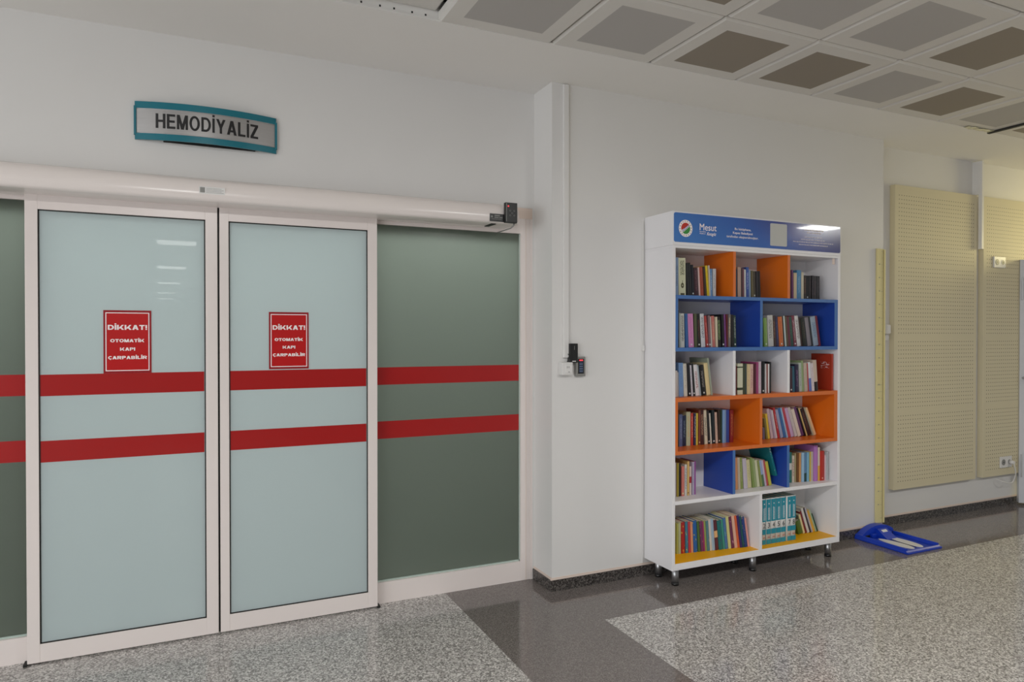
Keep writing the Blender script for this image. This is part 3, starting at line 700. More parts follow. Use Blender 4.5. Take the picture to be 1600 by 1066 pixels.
def tile_mesh(x0, y0, kind, name='ceiling_tile', dz=0.0, tilt=0.0):
    g = .004; m = MB()
    a, b, c, d = x0 + g, x0 + .6 - g, y0 - .6 + g, y0 - g
    i = .092
    ia, ib, ic, id_ = a + i, b - i, c + i, d - i
    r = .012                                                  # folded rim that slopes up to the joint
    z = H
    O = [(a, c, z + .010), (b, c, z + .010), (b, d, z + .010), (a, d, z + .010)]
    R_ = [(a + r, c + r, z), (b - r, c + r, z), (b - r, d - r, z), (a + r, d - r, z)]
    I = [(ia, ic, z), (ib, ic, z), (ib, id_, z), (ia, id_, z)]
    mm = {'grey': M['tile_grey'], 'brown': M['tile_brown'], 'plain': M['tile']}[kind]
    for k in range(4):
        n = (k + 1) % 4
        m.face([O[k], O[n], R_[n], R_[k]], M['tile']); m.face([R_[k], R_[n], I[n], I[k]], M['tile'])
    m.face(I, mm)
    m.box(a, b, c, d, z + .010, z + .045, M['tile'])
    o = m.build(name, ceiling)
    if dz:
        o.location = (0, 0, dz)
    return o
# nearest rows of tiles as parts, the far field as one mesh
far = MB()
for i in range(-14, 18):
    for j in range(0, 50):
        x0, y0 = TX + .6 * i, TY - .6 * j
        if x0 > 11.4 or x0 < -7: continue
        if any(abs(x0 + .3 - fx) < .31 and abs(y0 - .3 - fy) < .31 for fx, fy in FIX): pass
        if j < 4 and -1 <= i <= 9 and not (j > 2 and i < 2):
            kind = tiles.get((i, j), ['grey', 'brown', 'grey'][(i * 3 + j * 5) % 3])
            if (i, j) == (6, 0): continue
            tile_mesh(x0, y0, kind)
        elif (i, j) == (-2, 0):
            tile_mesh(x0, y0, 'brown', dz=.045)
        else:
            g = .004
            far.box(x0 + g, x0 + .6 - g, y0 - .6 + g, y0 - g, H, H + .04, M['tile'])
            far.face([(x0 + .09, y0 - .51, H - .0005), (x0 + .51, y0 - .51, H - .0005), (x0 + .51, y0 - .09, H - .0005), (x0 + .09, y0 - .09, H - .0005)],
                     M['tile_brown'] if (i * 3 + j) % 3 == 0 else M['tile_grey'])
far.build('ceiling_tile_field', ceiling)
tile_mesh(TX + .6 * 6, TY, 'brown', 'ceiling_tile')
# galvanised hanging strip seen through the slot of the lifted tile
m = MB(); m.box(TX - 1.2 - .5, TX - .612, TY + .001, TY + .004, H + .006, H + .05, M['galv'])
for t in range(8):
    x = TX - .66 - t * .075 + (.01 if t % 2 else 0)
    m.box(x, x + .008, TY - .001, TY + .002, H + .018, H + .027, M['dark'])
m.build('hanging_strip', ceiling)

# ceiling lamps
def lamp(x, y):
    o = empty('ceiling_lamp', (x, y, H - .012))
    MB().box(-.3, .3, -.3, .3, 0, .012, M['frame']).build('housing', o)
    MB().box(-.275, .275, -.275, .275, -.004, 0, M['light']).build('diffuser', o)
    return o
for q, (x, y) in enumerate(FIX):
    tag(lamp(x, y), 'square flush ceiling lamp in the tiled hall ceiling behind the viewer', 'ceiling lamp', 'square ceiling lamps of the hall')

# ================================================================ SLIDING DOOR
ZH = 2.129
STR = [(1.2168, 1.3142), (.9154, 1.0128)]
def leaf(name, x0, x1, g0, g1):
    e = empty(name, ((x0 + x1) / 2, -.025, 0)); e['kind'] = S
    X = e.location.x; Y = e.location.y
    m = MB(); yf, yb = -.0453 - Y, -.006 - Y; z0, z1, zt = .0087, .0918, 2.0634
    fz = ZH + .04
    m.box(x0 - X, g0 - X, yf, yb, z0, fz, M['frame'], .0015)
    m.box(g1 - X, x1 - X, yf, yb, z0, fz, M['frame'], .0015)
    m.box(g0 - X, g1 - X, yf + .0004, yb, z0, z1, M['frame'], .001)
    m.box(g0 - X, g1 - X, yf + .0004, yb, zt, fz, M['frame'], .001)
    # fine joint lines of the glazing bead
    m.build('frame', e)
    m = MB(); t = .0055; yg = yf + .0045
    for b in ((g0, g0 + t, z1, zt), (g1 - t, g1, z1, zt)): m.box(b[0] - X, b[1] - X, yg, yb - .004, b[2], b[3], M['gasket'])
    for b in ((z1, z1 + t), (zt - t, zt)): m.box(g0 - X, g1 - X, yg, yb - .004, b[0], b[1], M['gasket'])
    m.build('gasket', e)
    MB().box(g0 + t - X, g1 - t - X, yf + .007, yf + .015, z1 + t, zt - t, M['leafglass']).build('glass_pane', e)
    for (a, b) in STR:
        MB().box(g0 + t - X, g1 - t - .002 - X, yf + .0064, yf + .0071, a, b, M['red']).build('stripe', e)
    return e
d1 = leaf('door_1', -.6792, .1163, -.6303, .0617)
d2 = leaf('door_2', .1256, .9182, .1681, .8662)
m = MB(); m.box(.1163, .1256, -.030, -.012, .0087, ZH, M['gasket']); o = m.build('meeting_seal', d1); o.location = -d1.location
m = MB(); m.box(.9165, .9315, -.052, -.004, 0, .011, M['gasket']); m.box(-.694, -.679, -.052, -.004, 0, .011, M['gasket'])
o = m.build('floor_guide', d2); o.location = -d2.location

def sidelight(name, x0, x1, ga, gb):
    e = empty(name, ((x0 + x1) / 2, .03, 0)); e['kind'] = S; L = Vector(e.location)
    T = Matrix.Translation(-L)
    m = MB(); yf, yb = .004, .075
    m.box(x0, ga, yf, yb, 0, 2.2, M['frame'], .001, T); m.box(gb, x1, yf, yb, 0, 2.2, M['frame'], .001, T)
    m.box(ga, gb, yf + .0005, yb, 0, .1169, M['frame'], 0, T); m.box(ga, gb, yf + .0005, yb, 2.109, 2.2, M['frame'], 0, T)
    m.build('frame', e)
    MB().box(ga, gb, .0217, .0297, .1169, 2.109, M['frost'], 0, T).build('frosted_glass', e)
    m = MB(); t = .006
    for b in ((ga, ga + t, .1169, 2.109), (gb - t, gb, .1169, 2.109), (ga, gb, .1169, .1169 + t + .003)): m.box(b[0], b[1], .0195, .0215, b[2], b[3], M['frost_glow'], 0, T)
    m.build('edge_glow_strip', e)  # pale strips put the light glow along the pane rim into colour
    for (a, b) in STR: MB().box(ga + .001, gb - .001, .0208, .0214, a, b, M['red'], 0, T).build('stripe', e)
sidelight('window_1', -1.66, -.60, -1.60, -.655)
sidelight('window_2', .85, 1.8724, .90, 1.8108)
# casing around the door opening
m = MB()
m.box(1.8435, 1.845, .002, .0041, 0, 2.2, M['cream'])
m.box(1.8724, 1.888, .0, .02, 0, 2.2, M['frame'])
m.box(-1.76, -1.66, .004, .08, 0, 2.2, M['frame'])
m.box(-1.76, 1.888, .002, .08, 2.2, 2.266, M['frame'], .001)
tag(m.build('trim_1'), kind=S)

# operator cover with a rounded front
op = tag(empty('door_operator', (.4, -.1, 2.13)), 'long white rounded sliding door operator cover above the door leaves', 'door operator')
prof = [(.0, 2.250), (-.10, 2.250), (-.135, 2.247), (-.162, 2.238), (-.183, 2.222), (-.196, 2.200), (-.202, 2.175), (-.202, 2.155), (-.198, 2.140), (-.190, 2.132), (-.178, 2.129), (-.0, 2.129)]
m = MB(); m.prism([(y + .1, z - 2.13) for y, z in prof], 'x', -2.1, 1.30, M['header'], True)
o = m.build('cover', op)
for p in o.data.polygons:
    if len(p.vertices) > 4: p.use_smooth = False
mo = o.modifiers.new('split', 'EDGE_SPLIT'); mo.split_angle = math.radians(38)
# end plug, sticker, dark label, program switch
def rel(o, e): o.location = -Vector(e.location); return o
def R(mb, name, e): return rel(mb.build(name, e), e)
R(MB().box(1.545, 1.572, -.165, -.06, 2.1255, 2.1289, M['gasket']), 'end_seal', op)
m = MB(); m.box(.033, .146, -.2030, -.2018, 2.162, 2.196, M['plastic_white'])
m.box(.037, .058, -.2034, -.2029, 2.167, 2.192, M['plastic_grey'])
for q in range(4): m.box(.063, .14 - .01 * (q % 2), -.2034, -.2029, 2.168 + q * .0065, 2.1695 + q * .0065, M['plastic_grey'])
R(m, 'rating_sticker', op)
m = MB(); m.box(1.518, 1.612, -.2050, -.2019, 2.134, 2.178, M['plastic_black'], .0005)
m.box(1.546, 1.58, -.2056, -.2049, 2.165, 2.171, M['plastic_grey']); m.box(1.546, 1.572, -.2056, -.2049, 2.155, 2.160, M['plastic_grey']); m.box(1.576, 1.596, -.2056, -.2049, 2.155, 2.160, M['plastic_grey'])
m.box(1.528, 1.59, -.2056, -.2049, 2.147, 2.149, M['plastic_grey'])
m.cyl((1.530, -.2056, 2.161), (1.530, -.2049, 2.161), .006, M['plastic_grey'])
R(m, 'label_plate', op)
ps = R(MB().box(1.604, 1.678, -.228, -.2019, 2.129, 2.243, M['plastic_black'], .003), 'program_switch', op)
R(MB().box(1.6085, 1.6115, -.2295, -.2275, 2.136, 2.238, M['plastic_grey']), 'edge_strip', op)
m = MB()
for (x, z) in ((1.633, 2.197), (1.658, 2.197), (1.6455, 2.184), (1.633, 2.171), (1.658, 2.171)):
    m.cyl((x, -.2288, z), (x, -.2279, z), .0048, M['plastic_grey'], 12); m.cyl((x, -.2292, z), (x, -.2288, z), .0034, M['plastic_black'], 12)
R(m, 'button_icons', op)
M['led'] = mat('red_led', (220, 50, 60), .4, emit=(255, 70, 80), es=1.3)
R(MB().cyl((1.6215, -.2298, 2.222), (1.6215, -.2279, 2.222), .0045, M['led'], 12), 'status_light', op)
R(MB().tube([(1.672, -.20, 2.135), (1.668, -.195, 2.118), (1.655, -.185, 2.105), (1.64, -.16, 2.10), (1.64, -.03, 2.10)], .004, M['plastic_grey'], 8), 'cable', op)

# warning signs on the glass
def warning(x0, x1, z0, z1, label):
    e = tag(empty('warning_sign', ((x0 + x1) / 2, -.038, z0)), label, 'sign', 'warning signs on the door glass')
    w_, h_ = x1 - x0, z1 - z0
    m = MB(); m.box(-w_ / 2, w_ / 2, -.0022, 0, 0, h_, M['signdark'])
    i = .010; m.box(-w_ / 2 + i, w_ / 2 - i, -.0027, -.002, i, h_ - i, M['signred'])
    m.build('plate', e)
    m = MB(); t = .004; a = w_ / 2 - .0085; lo, hi = .0105, h_ - .0105
    m.box(-a, a, -.0034, -.0026, lo, lo + t, M['white']); m.box(-a, a, -.0034, -.0026, hi - t, hi, M['white'])
    m.box(-a, -a + t, -.0034, -.0026, lo + t, hi - t, M['white']); m.box(a - t, a, -.0034, -.0026, lo + t, hi - t, M['white'])
    m.build('border', e)
    block_text('lettering', 'DİKKAT!', -.41 * w_, .41 * w_, .690 * h_, .078 * h_, -.0026, M['white'], e, .27, 1.25, .1)
    block_text('lettering', 'OTOMATİK', -.36 * w_, .35 * w_, .492 * h_, .051 * h_, -.0026, M['white'], e, .29, 1.3, .09)
    block_text('lettering', 'KAPI', -.16 * w_, .155 * w_, .357 * h_, .051 * h_, -.0026, M['white'], e, .29, 1.3, .09)
    block_text('lettering', 'ÇARPABİLİR', -.405 * w_, .405 * w_, .222 * h_, .051 * h_, -.0026, M['white'], e, .29, 1.25, .1)
warning(-.376, -.1765, 1.3145, 1.6115, 'red DİKKAT! warning sign on the left sliding door leaf')
warning(.358, .5555, 1.3195, 1.613, 'red DİKKAT! warning sign on the right sliding door leaf')

# curved department sign
sg = tag(empty('department_sign', (.0775, -.002, 2.433)), 'curved teal and brushed metal HEMODİYALİZ sign on the wall above the door', 'sign')
SW, BUL = .322, .055
def arc(x, off=0.0): return -(.006 + BUL * (1 - (x / SW) ** 2)) - off
def strip(m, xa, xb, z0, z1, front, thick, mm, n=28):
    i_ = m.mi(mm); prev = None
    for k in range(n + 1):
        x = xa + (xb - xa) * k / n; yf = arc(x, front); yb = yf + thick
        q = [m.bm.verts.new(c) for c in ((x, yf, z0), (x, yf, z1), (x, yb, z1), (x, yb, z0))]
        if prev:
            for a in range(4):
                f = m.bm.faces.new((prev[a], prev[(a + 1) % 4], q[(a + 1) % 4], q[a])); f.material_index = i_; f.smooth = a == 0
        else: m.bm.faces.new(q).material_index = i_
        prev = q
    m.bm.faces.new(prev[::-1]).material_index = i_
m = MB(); strip(m, -SW, SW, .148, .182, .003, .008, M['teal']); strip(m, -SW, SW, 0, .032, .003, .008, M['teal'])
m.box(-SW - .004, -SW + .006, -.012, .002, .022, .160, M['teal']); m.box(SW - .006, SW + .004, -.012, .002, .022, .160, M['teal'])
fr = m.build('frame', sg); mo = fr.modifiers.new('split', 'EDGE_SPLIT'); mo.split_angle = math.radians(40)
kk = NT('brushed_aluminium')
kk.p.inputs['Base Color'].default_value = lin((178, 176, 175)); kk.p.inputs['Metallic'].default_value = .85; kk.p.inputs['Roughness'].default_value = .38
tcn = kk.n('ShaderNodeTexCoord'); mp = kk.n('ShaderNodeMapping'); mp.inputs['Scale'].default_value = (4, 1, 500)
nz = kk.n('ShaderNodeTexNoise'); nz.inputs['Scale'].default_value = 1; kk.l(tcn.outputs['Object'], mp.inputs[0]); kk.l(mp.outputs[0], nz.inputs['Vector'])
kk.l(kk.mix(nz.outputs['Fac'], lin((165, 163, 162)), lin((192, 190, 190))), kk.p.inputs['Base Color'])
m = MB(); strip(m, -SW + .006, SW - .006, .028, .152, .0, .006, kk.m)
fr = m.build('name_plate', sg); mo = fr.modifiers.new('split', 'EDGE_SPLIT'); mo.split_angle = math.radians(40)
m = MB(); strip(m, -SW + .006, SW - .006, .1465, .1495, .0035, .004, M['steel']); strip(m, -SW + .006, SW - .006, .0305, .0335, .0035, .004, M['steel'])
m.build('edge_trim', sg)
m = MB(); m.box(-.2, .22, -.014, .0015, .001, .02, M['gasket']); m.build('backing', sg)
block_text('lettering', 'HEMODİYALİZ', -.232, .232, .058, .070, 0, M['black'], sg, .19, .98, .11, warp=lambda X, Y, Z: (X, arc(X, .0008) + (Y if Y < 0 else 0), Z))

# ================================================================ BOOKCASE
B0, B1, BF, BB = 2.5485, 3.9346, -.5073, W - .002
bc = tag(empty('bookcase', ((B0 + B1) / 2, (BF + BB) / 2, 0)), 'tall white bookcase with blue, orange and yellow compartments on steel legs', 'bookcase')
def BP(name, b, mm, bev=.0008, par=None, edge=None, bottom=None):
    m = MB(); m.box(*b, mm, bev)
    if edge:
        i_ = m.mi(edge)
        for f in m.bm.faces:
            if f.normal.y < -.9 or (f.calc_center_median().y < b[2] + .0015): f.material_index = i_
    return R(m, name, bc)
lam = M['lam']
BP('side_panel', (B0, 2.5700, BF, BB, .108, 2.006), lam)
BP('side_panel', (3.9126, B1, BF, BB, .108, 2.006), lam)
BP('back_panel', (2.5700, 3.9126, -.240, BB, .13, 2.006), lam)
BP('top_panel', (B0, B1, BF, BB, 2.006, 2.022), lam)
BP('bottom_panel', (2.5700, 3.9126, BF, BB, .108, .132), lam)
BP('floor_lining', (2.5705, 3.9121, BF + .006, -.241, .132, .146), M['yellow'])
BP('bottom_edge', (2.5700, 3.9126, BF, BF + .006, .132, .146), lam)
X0, X1 = 2.5705, 3.9121
yb = -.2405
# colour modules
def shelf(z0, z1, mm, ed): BP('shelf', (X0, X1, BF + .0005, yb, z0, z1), mm, .0004, edge=ed)
shelf(1.709, 1.730, M['blue'], M['blueedge']); shelf(1.398, 1.420, M['blue'], M['blueedge'])
shelf(1.100, 1.124, M['orange'], M['orangeedge']); shelf(.787, .809, M['orange'], M['orangeedge'])
shelf(.494, .516, lam, lam)
def div(x0, x1, z0, z1, mm, ed, name='divider'): BP(name, (x0, x1, BF + .0008, yb, z0, z1), mm, .0004, edge=ed)
for z0, z1, mm, ed in ((1.730, 2.006, M['orange'], M['orangeedge']), (1.124, 1.398, lam, lam), (.516, .787, M['blue'], M['blueedge'])):
    div(3.008, 3.0285, z0, z1, mm, ed); div(3.458, 3.4795, z0, z1, mm, ed)
for z0, z1, mm, ed in ((1.420, 1.709, M['blue'], M['blueedge']), (.809, 1.100, M['orange'], M['orangeedge']), (.146, .494, lam, lam)):
    div(3.227, 3.248, z0, z1, mm, ed)
for z0, z1, mm, ed in ((1.420, 1.709, M['blue'], M['blueedge']), (.809, 1.100, M['orange'], M['orangeedge'])):
    div(X0, 2.590, z0, z1, mm, ed, 'lining_panel'); div(3.882, X1, z0, z1, mm, ed, 'lining_panel')
# sign box on top
BP('sign_box', (B0 - .001, B1, BF - .001, BB, 2.0225, 2.2209), lam, .0012)
# banner: rounded printed plate with a gradient print
kb = NT('banner_print')
g_ = kb.n('ShaderNodeTexCoord'); sp = kb.n('ShaderNodeSeparateXYZ'); kb.l(g_.outputs['Generated'], sp.inputs[0])
r1 = kb.n('ShaderNodeValToRGB'); e = r1.color_ramp; e.elements[0].position = 0; e.elements[0].color = lin((72, 124, 194)); e.elements[1].position = 1; e.elements[1].color = lin((62, 60, 108))
a_ = e.elements.new(.45); a_.color = lin((58, 100, 178)); a_ = e.elements.new(.72); a_.color = lin((54, 66, 138))
kb.l(kb.math('ADD', sp.outputs[0], kb.math('MULTIPLY', kb.math('SUBTRACT', sp.outputs[2], .5), .25)), r1.inputs[0])
kb.l(r1.outputs[0], kb.p.inputs['Base Color']); kb.p.inputs['Roughness'].default_value = .16; kb.p.inputs['Coat Weight'].default_value = .5
def rounded(m, x0, x1, z0, z1, y0, y1, r, mm, n=6):
    pts = []
    for cx, cz, a0 in ((x1 - r, z1 - r, 0), (x0 + r, z1 - r, 90), (x0 + r, z0 + r, 180), (x1 - r, z0 + r, 270)):
        for k in range(n + 1):
            a = math.radians(a0 + 90 * k / n); pts.append((cx + r * math.cos(a), cz + r * math.sin(a)))
    m.prism(pts, 'y', y0, y1, mm)
m = MB(); rounded(m, 2.556, 3.928, 2.041, 2.213, BF - .0035, BF - .001, .012, kb.m)
banner = R(m, 'banner', bc)
M['plate_grey'] = mat('plate_light_grey', (190, 190, 186), .4)
yb_ = BF - .0037
def bp(mb, name): return R(mb, name, bc)
def btext(body, x0, x1, z, cap, bold=.0, shear=0.0, name='banner_lettering'):
    o = text(name, body, x0, x1, z, cap, yb_ + .0003, M['white'], bc, bold=bold + .012, shear=shear, depth=.0008); return rel(o, bc)
# municipal emblem
cx, cz = 2.640, 2.123
def disc(m, r, y, mm, n=40, a0=0, a1=360, cx=cx, cz=cz, r0=0.0, dy=.0003):
    pts = [(cx + r * math.cos(math.radians(a0 + (a1 - a0) * k / n)), cz + r * math.sin(math.radians(a0 + (a1 - a0) * k / n))) for k in range(n + (0 if a1 - a0 == 360 else 1))]
    m.prism(pts, 'y', y - dy, y, mm)
m = MB(); M['emb_red'] = mat('emblem_red', (190, 46, 30), .4); M['emb_green'] = mat('emblem_green', (52, 140, 60), .4); M['emb_blue'] = mat('emblem_blue', (70, 90, 170), .4)
disc(m, .050, yb_ + .0003, M['white'])
disc(m, .033, yb_ + .0000, M['emb_red'], a0=35, a1=200); disc(m, .033, yb_ + .0000, M['emb_green'], a0=225, a1=395)
for q in range(16):
    a = 2 * math.pi * q / 16 + .1
    T = Matrix.Translation((cx + (.0418) * math.cos(a), 0, cz + (.0418) * math.sin(a))) @ Matrix.Rotation(-a, 4, 'Y')
    m.box(-.003, .003, yb_ - .0003, yb_ + .0002, -.0018, .0018, M['black'], 0, T)
T = Matrix.Translation((cx, 0, cz)) @ Matrix.Rotation(math.radians(-38), 4, 'Y')
for q, mm in ((-.006, M['white']), (-.0025, M['emb_blue']), (.001, M['white']), (.0045, M['emb_blue'])):
    m.box(-.030, .030, yb_ - .0005, yb_, q - .0013, q + .0013, mm, 0, T)
bp(m, 'emblem')
btext('Mesut', 2.744, 2.872, 2.120, .039, bold=-.006)
btext('Kepez Belediye', 2.744, 2.792, 2.109, .0052, name='banner_small_lettering'); btext('Başkanı', 2.744, 2.788, 2.098, .0052, name='banner_small_lettering')
btext('Kocagöz', 2.798, 2.870, 2.092, .019, shear=.5)
btext('Bu kütüphane,', 3.015, 3.145, 2.138, .0135); btext('Kepez Belediyesi', 3.0, 3.158, 2.114, .0135); btext('tarafından oluşturulmuştur.', 2.95, 3.205, 2.090, .0135)
m = MB(); rounded(m, 3.304, 3.446, 2.058, 2.199, yb_ - .0004, yb_ + .0003, .008, M['plate_grey']); bp(m, 'blank_code_plate')
# illegible small print at the right: rows of thin strokes
rnd = random.Random(3)
for (xa, xb, z, hgt) in ((3.60, 3.77, 2.170, .010), (3.62, 3.75, 2.155, .009), (3.60, 3.755, 2.128, .0042), (3.57, 3.78, 2.111, .0042), (3.50, 3.86, 2.094, .0042), (3.55, 3.81, 2.077, .0042)):
    x = xa; m = MB()
    while x < xb:
        wd = rnd.uniform(.010, .03); x2 = min(xb, x + wd)
        t = x
        while t < x2 - .001:
            m.box(t, t + .0019, yb_ - .0003, yb_ + .0002, z, z + hgt * rnd.uniform(.7, 1.15), M['white']); t += .0029
        x = x2 + .004
    bp(m, 'banner_print_line')
# small tag on the top right inside
BP('side_tag', (3.868, 3.892, -.4980, -.4975, 1.965, 2.004), M['cream'], 0)
# legs
for (x, y) in ((2.618, -.448), (3.226, -.448), (3.896, -.448), (2.618, -.285), (3.226, -.285), (3.896, -.285)):
    lg = empty('leg', (0, 0, 0)); lg.parent = bc; lg.location = Vector((x, y, 0)) - Vector(bc.location)
    MB().cyl((0, 0, .014), (0, 0, .108), .0205, M['steel'], 28).build('leg_tube', lg)
    MB().cyl((0, 0, 0), (0, 0, .016), .0225, M['plastic_black'], 28, .0225).build('leg_foot', lg)

# ---------------------------------------------------------------- books
def spine_mat(col, st, w_, h_):
    k = NT('book_cover')
    gm = sum(col) / 3; col = tuple(v * .9 + gm * .1 for v in col)
    base = lin(col)
    tc = k.n('ShaderNodeTexCoord'); sp = k.n('ShaderNodeSeparateXYZ'); k.l(tc.outputs['Object'], sp.inputs[0])
    X, Y, Z = sp.outputs
    c = None
    def band(v, a, b): return k.math('MULTIPLY', k.math('GREATER_THAN', v, a), k.math('LESS_THAN', v, b))
    def over(fac, colr):
        nonlocal c
        c = k.mix(fac, c if c is not None else base, lin(colr))
    front = k.math('LESS_THAN', Y, .0035)
    parts = [p for p in st.split(';')] if st else []
    dot = ',d' in st or st.startswith('d:')
    kind = st[:1]
    tcol = None
    if ':' in st:
        nums = [int(v) for v in st.split(':')[1].replace(',d', '').split(',') if v]
        tcol = tuple(nums[:3])
    seed = random.random() * 50
    if kind in ('t', 'T', 'E'):
        n = k.n('ShaderNodeTexNoise'); n.inputs['Scale'].default_value = 1; n.inputs['Detail'].default_value = 1
        mp = k.n('ShaderNodeMapping'); mp.inputs['Scale'].default_value = (260, 1, 300 if kind == 't' else 210); mp.inputs['Location'].default_value = (seed, 0, seed * 2)
        k.l(tc.outputs['Object'], mp.inputs[0]); k.l(mp.outputs[0], n.inputs['Vector'])
        t = k.math('GREATER_THAN', n.outputs['Fac'], .52 if kind != 't' else .56)
        z0 = h_ * random.uniform(.18, .3); z1 = h_ * random.uniform(.78, .94)
        hw = w_ * (.22 if kind == 't' else .3)
        if kind == 'E': z0 = h_ * .55; z1 = h_ * .93
        msk = k.math('MULTIPLY', band(X, w_ / 2 - hw, w_ / 2 + hw), band(Z, z0, z1))
        over(k.math('MULTIPLY', k.math('MULTIPLY', t, msk), front), tcol)
        if kind == 'E':
            dx = k.math('DIVIDE', k.math('SUBTRACT', X, w_ / 2), .011)
            dz = k.math('DIVIDE', k.math('SUBTRACT', Z, .062), .016)
            rr = k.math('ADD', k.math('MULTIPLY', dx, dx), k.math('MULTIPLY', dz, dz))
            drop = k.math('MULTIPLY', k.math('LESS_THAN', rr, 1), k.math('GREATER_THAN', rr, .08))
            stem = k.math('MULTIPLY', band(X, w_ / 2 - .0015, w_ / 2 + .0015), band(Z, .07, .092))
            foot = k.math('MULTIPLY', band(X, w_ * .22, w_ * .8), band(Z, .004, .016))
            over(k.math('MULTIPLY', k.math('MAXIMUM', k.math('MAXIMUM', drop, stem), foot), front), (80, 76, 46))
    elif kind == 'B':
        over(k.math('MAXIMUM', band(Z, h_ * .14, h_ * .22), band(Z, h_ * .86, h_ * .9)), tcol)
    elif kind == 'H':
        over(k.math('GREATER_THAN', Z, h_ * .45), tcol)
    elif kind == 'F':
        over(k.math('LESS_THAN', Z, h_ * .3), tcol)
    elif kind == 'M':
        over(band(Z, h_ * .42, h_ * .64), tcol)
    elif kind == 'V':
        over(band(X, w_ * .3, w_ * .42), tcol); over(band(X, w_ * .65, w_ * .75), tcol)
    elif kind == 'm':
        n = k.n('ShaderNodeTexNoise'); n.inputs['Scale'].default_value = 1
        mp = k.n('ShaderNodeMapping'); mp.inputs['Scale'].default_value = (70, 1, 34); mp.inputs['Location'].default_value = (seed, 0, seed * 2)
        k.l(tc.outputs['Object'], mp.inputs[0]); k.l(mp.outputs[0], n.inputs['Vector'])
        over(k.math('MULTIPLY', k.math('GREATER_THAN', n.outputs['Fac'], .63), front), tcol)
    elif kind == 'L':
        n = k.n('ShaderNodeTexNoise'); n.inputs['Scale'].default_value = 1
        mp = k.n('ShaderNodeMapping'); mp.inputs['Scale'].default_value = (1, 40, 120); k.l(tc.outputs['Object'], mp.inputs[0]); k.l(mp.outputs[0], n.inputs['Vector'])
        t = k.math('MULTIPLY', k.math('GREATER_THAN', n.outputs['Fac'], .55), k.math('MULTIPLY', band(Z, h_ * .6, h_ * .78), band(Y, .02, .09)))
        over(t, (225, 190, 190))
    if dot:
        dc = tcol if kind == 'd' else (215, 215, 210)
        a = k.math('SUBTRACT', X, w_ / 2); b = k.math('SUBTRACT', Z, .016); rr = min(.0055, w_ * .3)
        q = k.math('ADD', k.math('MULTIPLY', a, a), k.math('MULTIPLY', b, b))
        over(k.math('MULTIPLY', k.math('LESS_THAN', q, rr * rr), front), dc)
    if c is not None: k.l(c, k.p.inputs['Base Color'])
    else: k.p.inputs['Base Color'].default_value = base
    k.p.inputs['Roughness'].default_value = random.uniform(.28, .5)
    return k.m

def make_book(x, y, z, w_, h_, th, col, st, depth, label):
    cm = spine_mat(col, st, w_, h_)
    t = .0022 if w_ > .018 else (.0012 if w_ > .008 else .0008)
    hard = w_ > .026
    m = MB()
    # spine: gently rounded for thick books
    n = 6; bul = .003 if hard else .0008
    prof = [(0.0, .004)] + [(w_ * k / n, .004 - .001 - bul * math.sin(math.pi * k / n) ) for k in range(n + 1)] + [(w_, .004)]
    prof = [(a, max(0, b)) for a, b in prof]
    m.prism(prof, 'z', 0, h_, cm, True)
    m.box(0, t, .0035, depth, 0, h_, cm); m.box(w_ - t, w_, .0035, depth, 0, h_, cm)
    o = m.build('book', None, (x, y, z), (0, -th, 0))
    mo = o.modifiers.new('split', 'EDGE_SPLIT'); mo.split_angle = math.radians(35)
    tag(o, label, 'book', 'books in the bookcase')
    i = .003 if hard else .0006
    MB().box(t, w_ - t, .004, depth - i, i, h_ - i, M['pages']).build('page_block', o)
    return o

ORD = {}
used = set()
for comp, zs, rows in BAYS:
    prev = None
    place = comp
    for q, (yf, x, w_, h_, th, col, desc, st) in enumerate(rows):
        if desc == 'yellow-green' and comp.startswith('fifth'): h_ = .160
        if comp.startswith('fifth row middle') and desc in ('red-pink', 'lilac'): h_ = .172
        depth = min(.17 if h_ > .215 else .14, -.242 - yf)
        yj = yf + random.uniform(-.003, .003) * (1 if comp != 'bottom left bay' else .5)
        depth = min(depth, -.2415 - yj)
        if 'short' in desc: depth = min(depth, .10)
        if prev: lab = f'{desc} book right of the {prev} book, {place}'
        else: lab = f'{desc} book at the left end of the {place}'
        assert lab not in used; used.add(lab)
        make_book(x, yj, zs + .0003, w_, h_, th, col, st, depth, lab)
        prev = desc

# tall teal picture book lying slanted on top of the yellow-green books
make_book(3.4385, -.435, .578, .0155, .198, .33, (24, 120, 130), 'm:200,210,200', .19, 'big teal picture book wedged slanting above the fifth row middle bay books')
# dark bundle flopped over the leaning books in the bottom right
m = MB()
pts = [(3.604, .285), (3.622, .305), (3.66, .300), (3.695, .280), (3.712, .262), (3.70, .256), (3.672, .272), (3.64, .280), (3.612, .270)]
m.prism(pts, 'y', -.37, -.26, mat('dark_olive_cloth', (66, 64, 50), .8))
tag(m.build('book'), 'dark olive soft-cover book flopped over the leaning books beside the teal volumes', 'book', 'books in the bookcase')

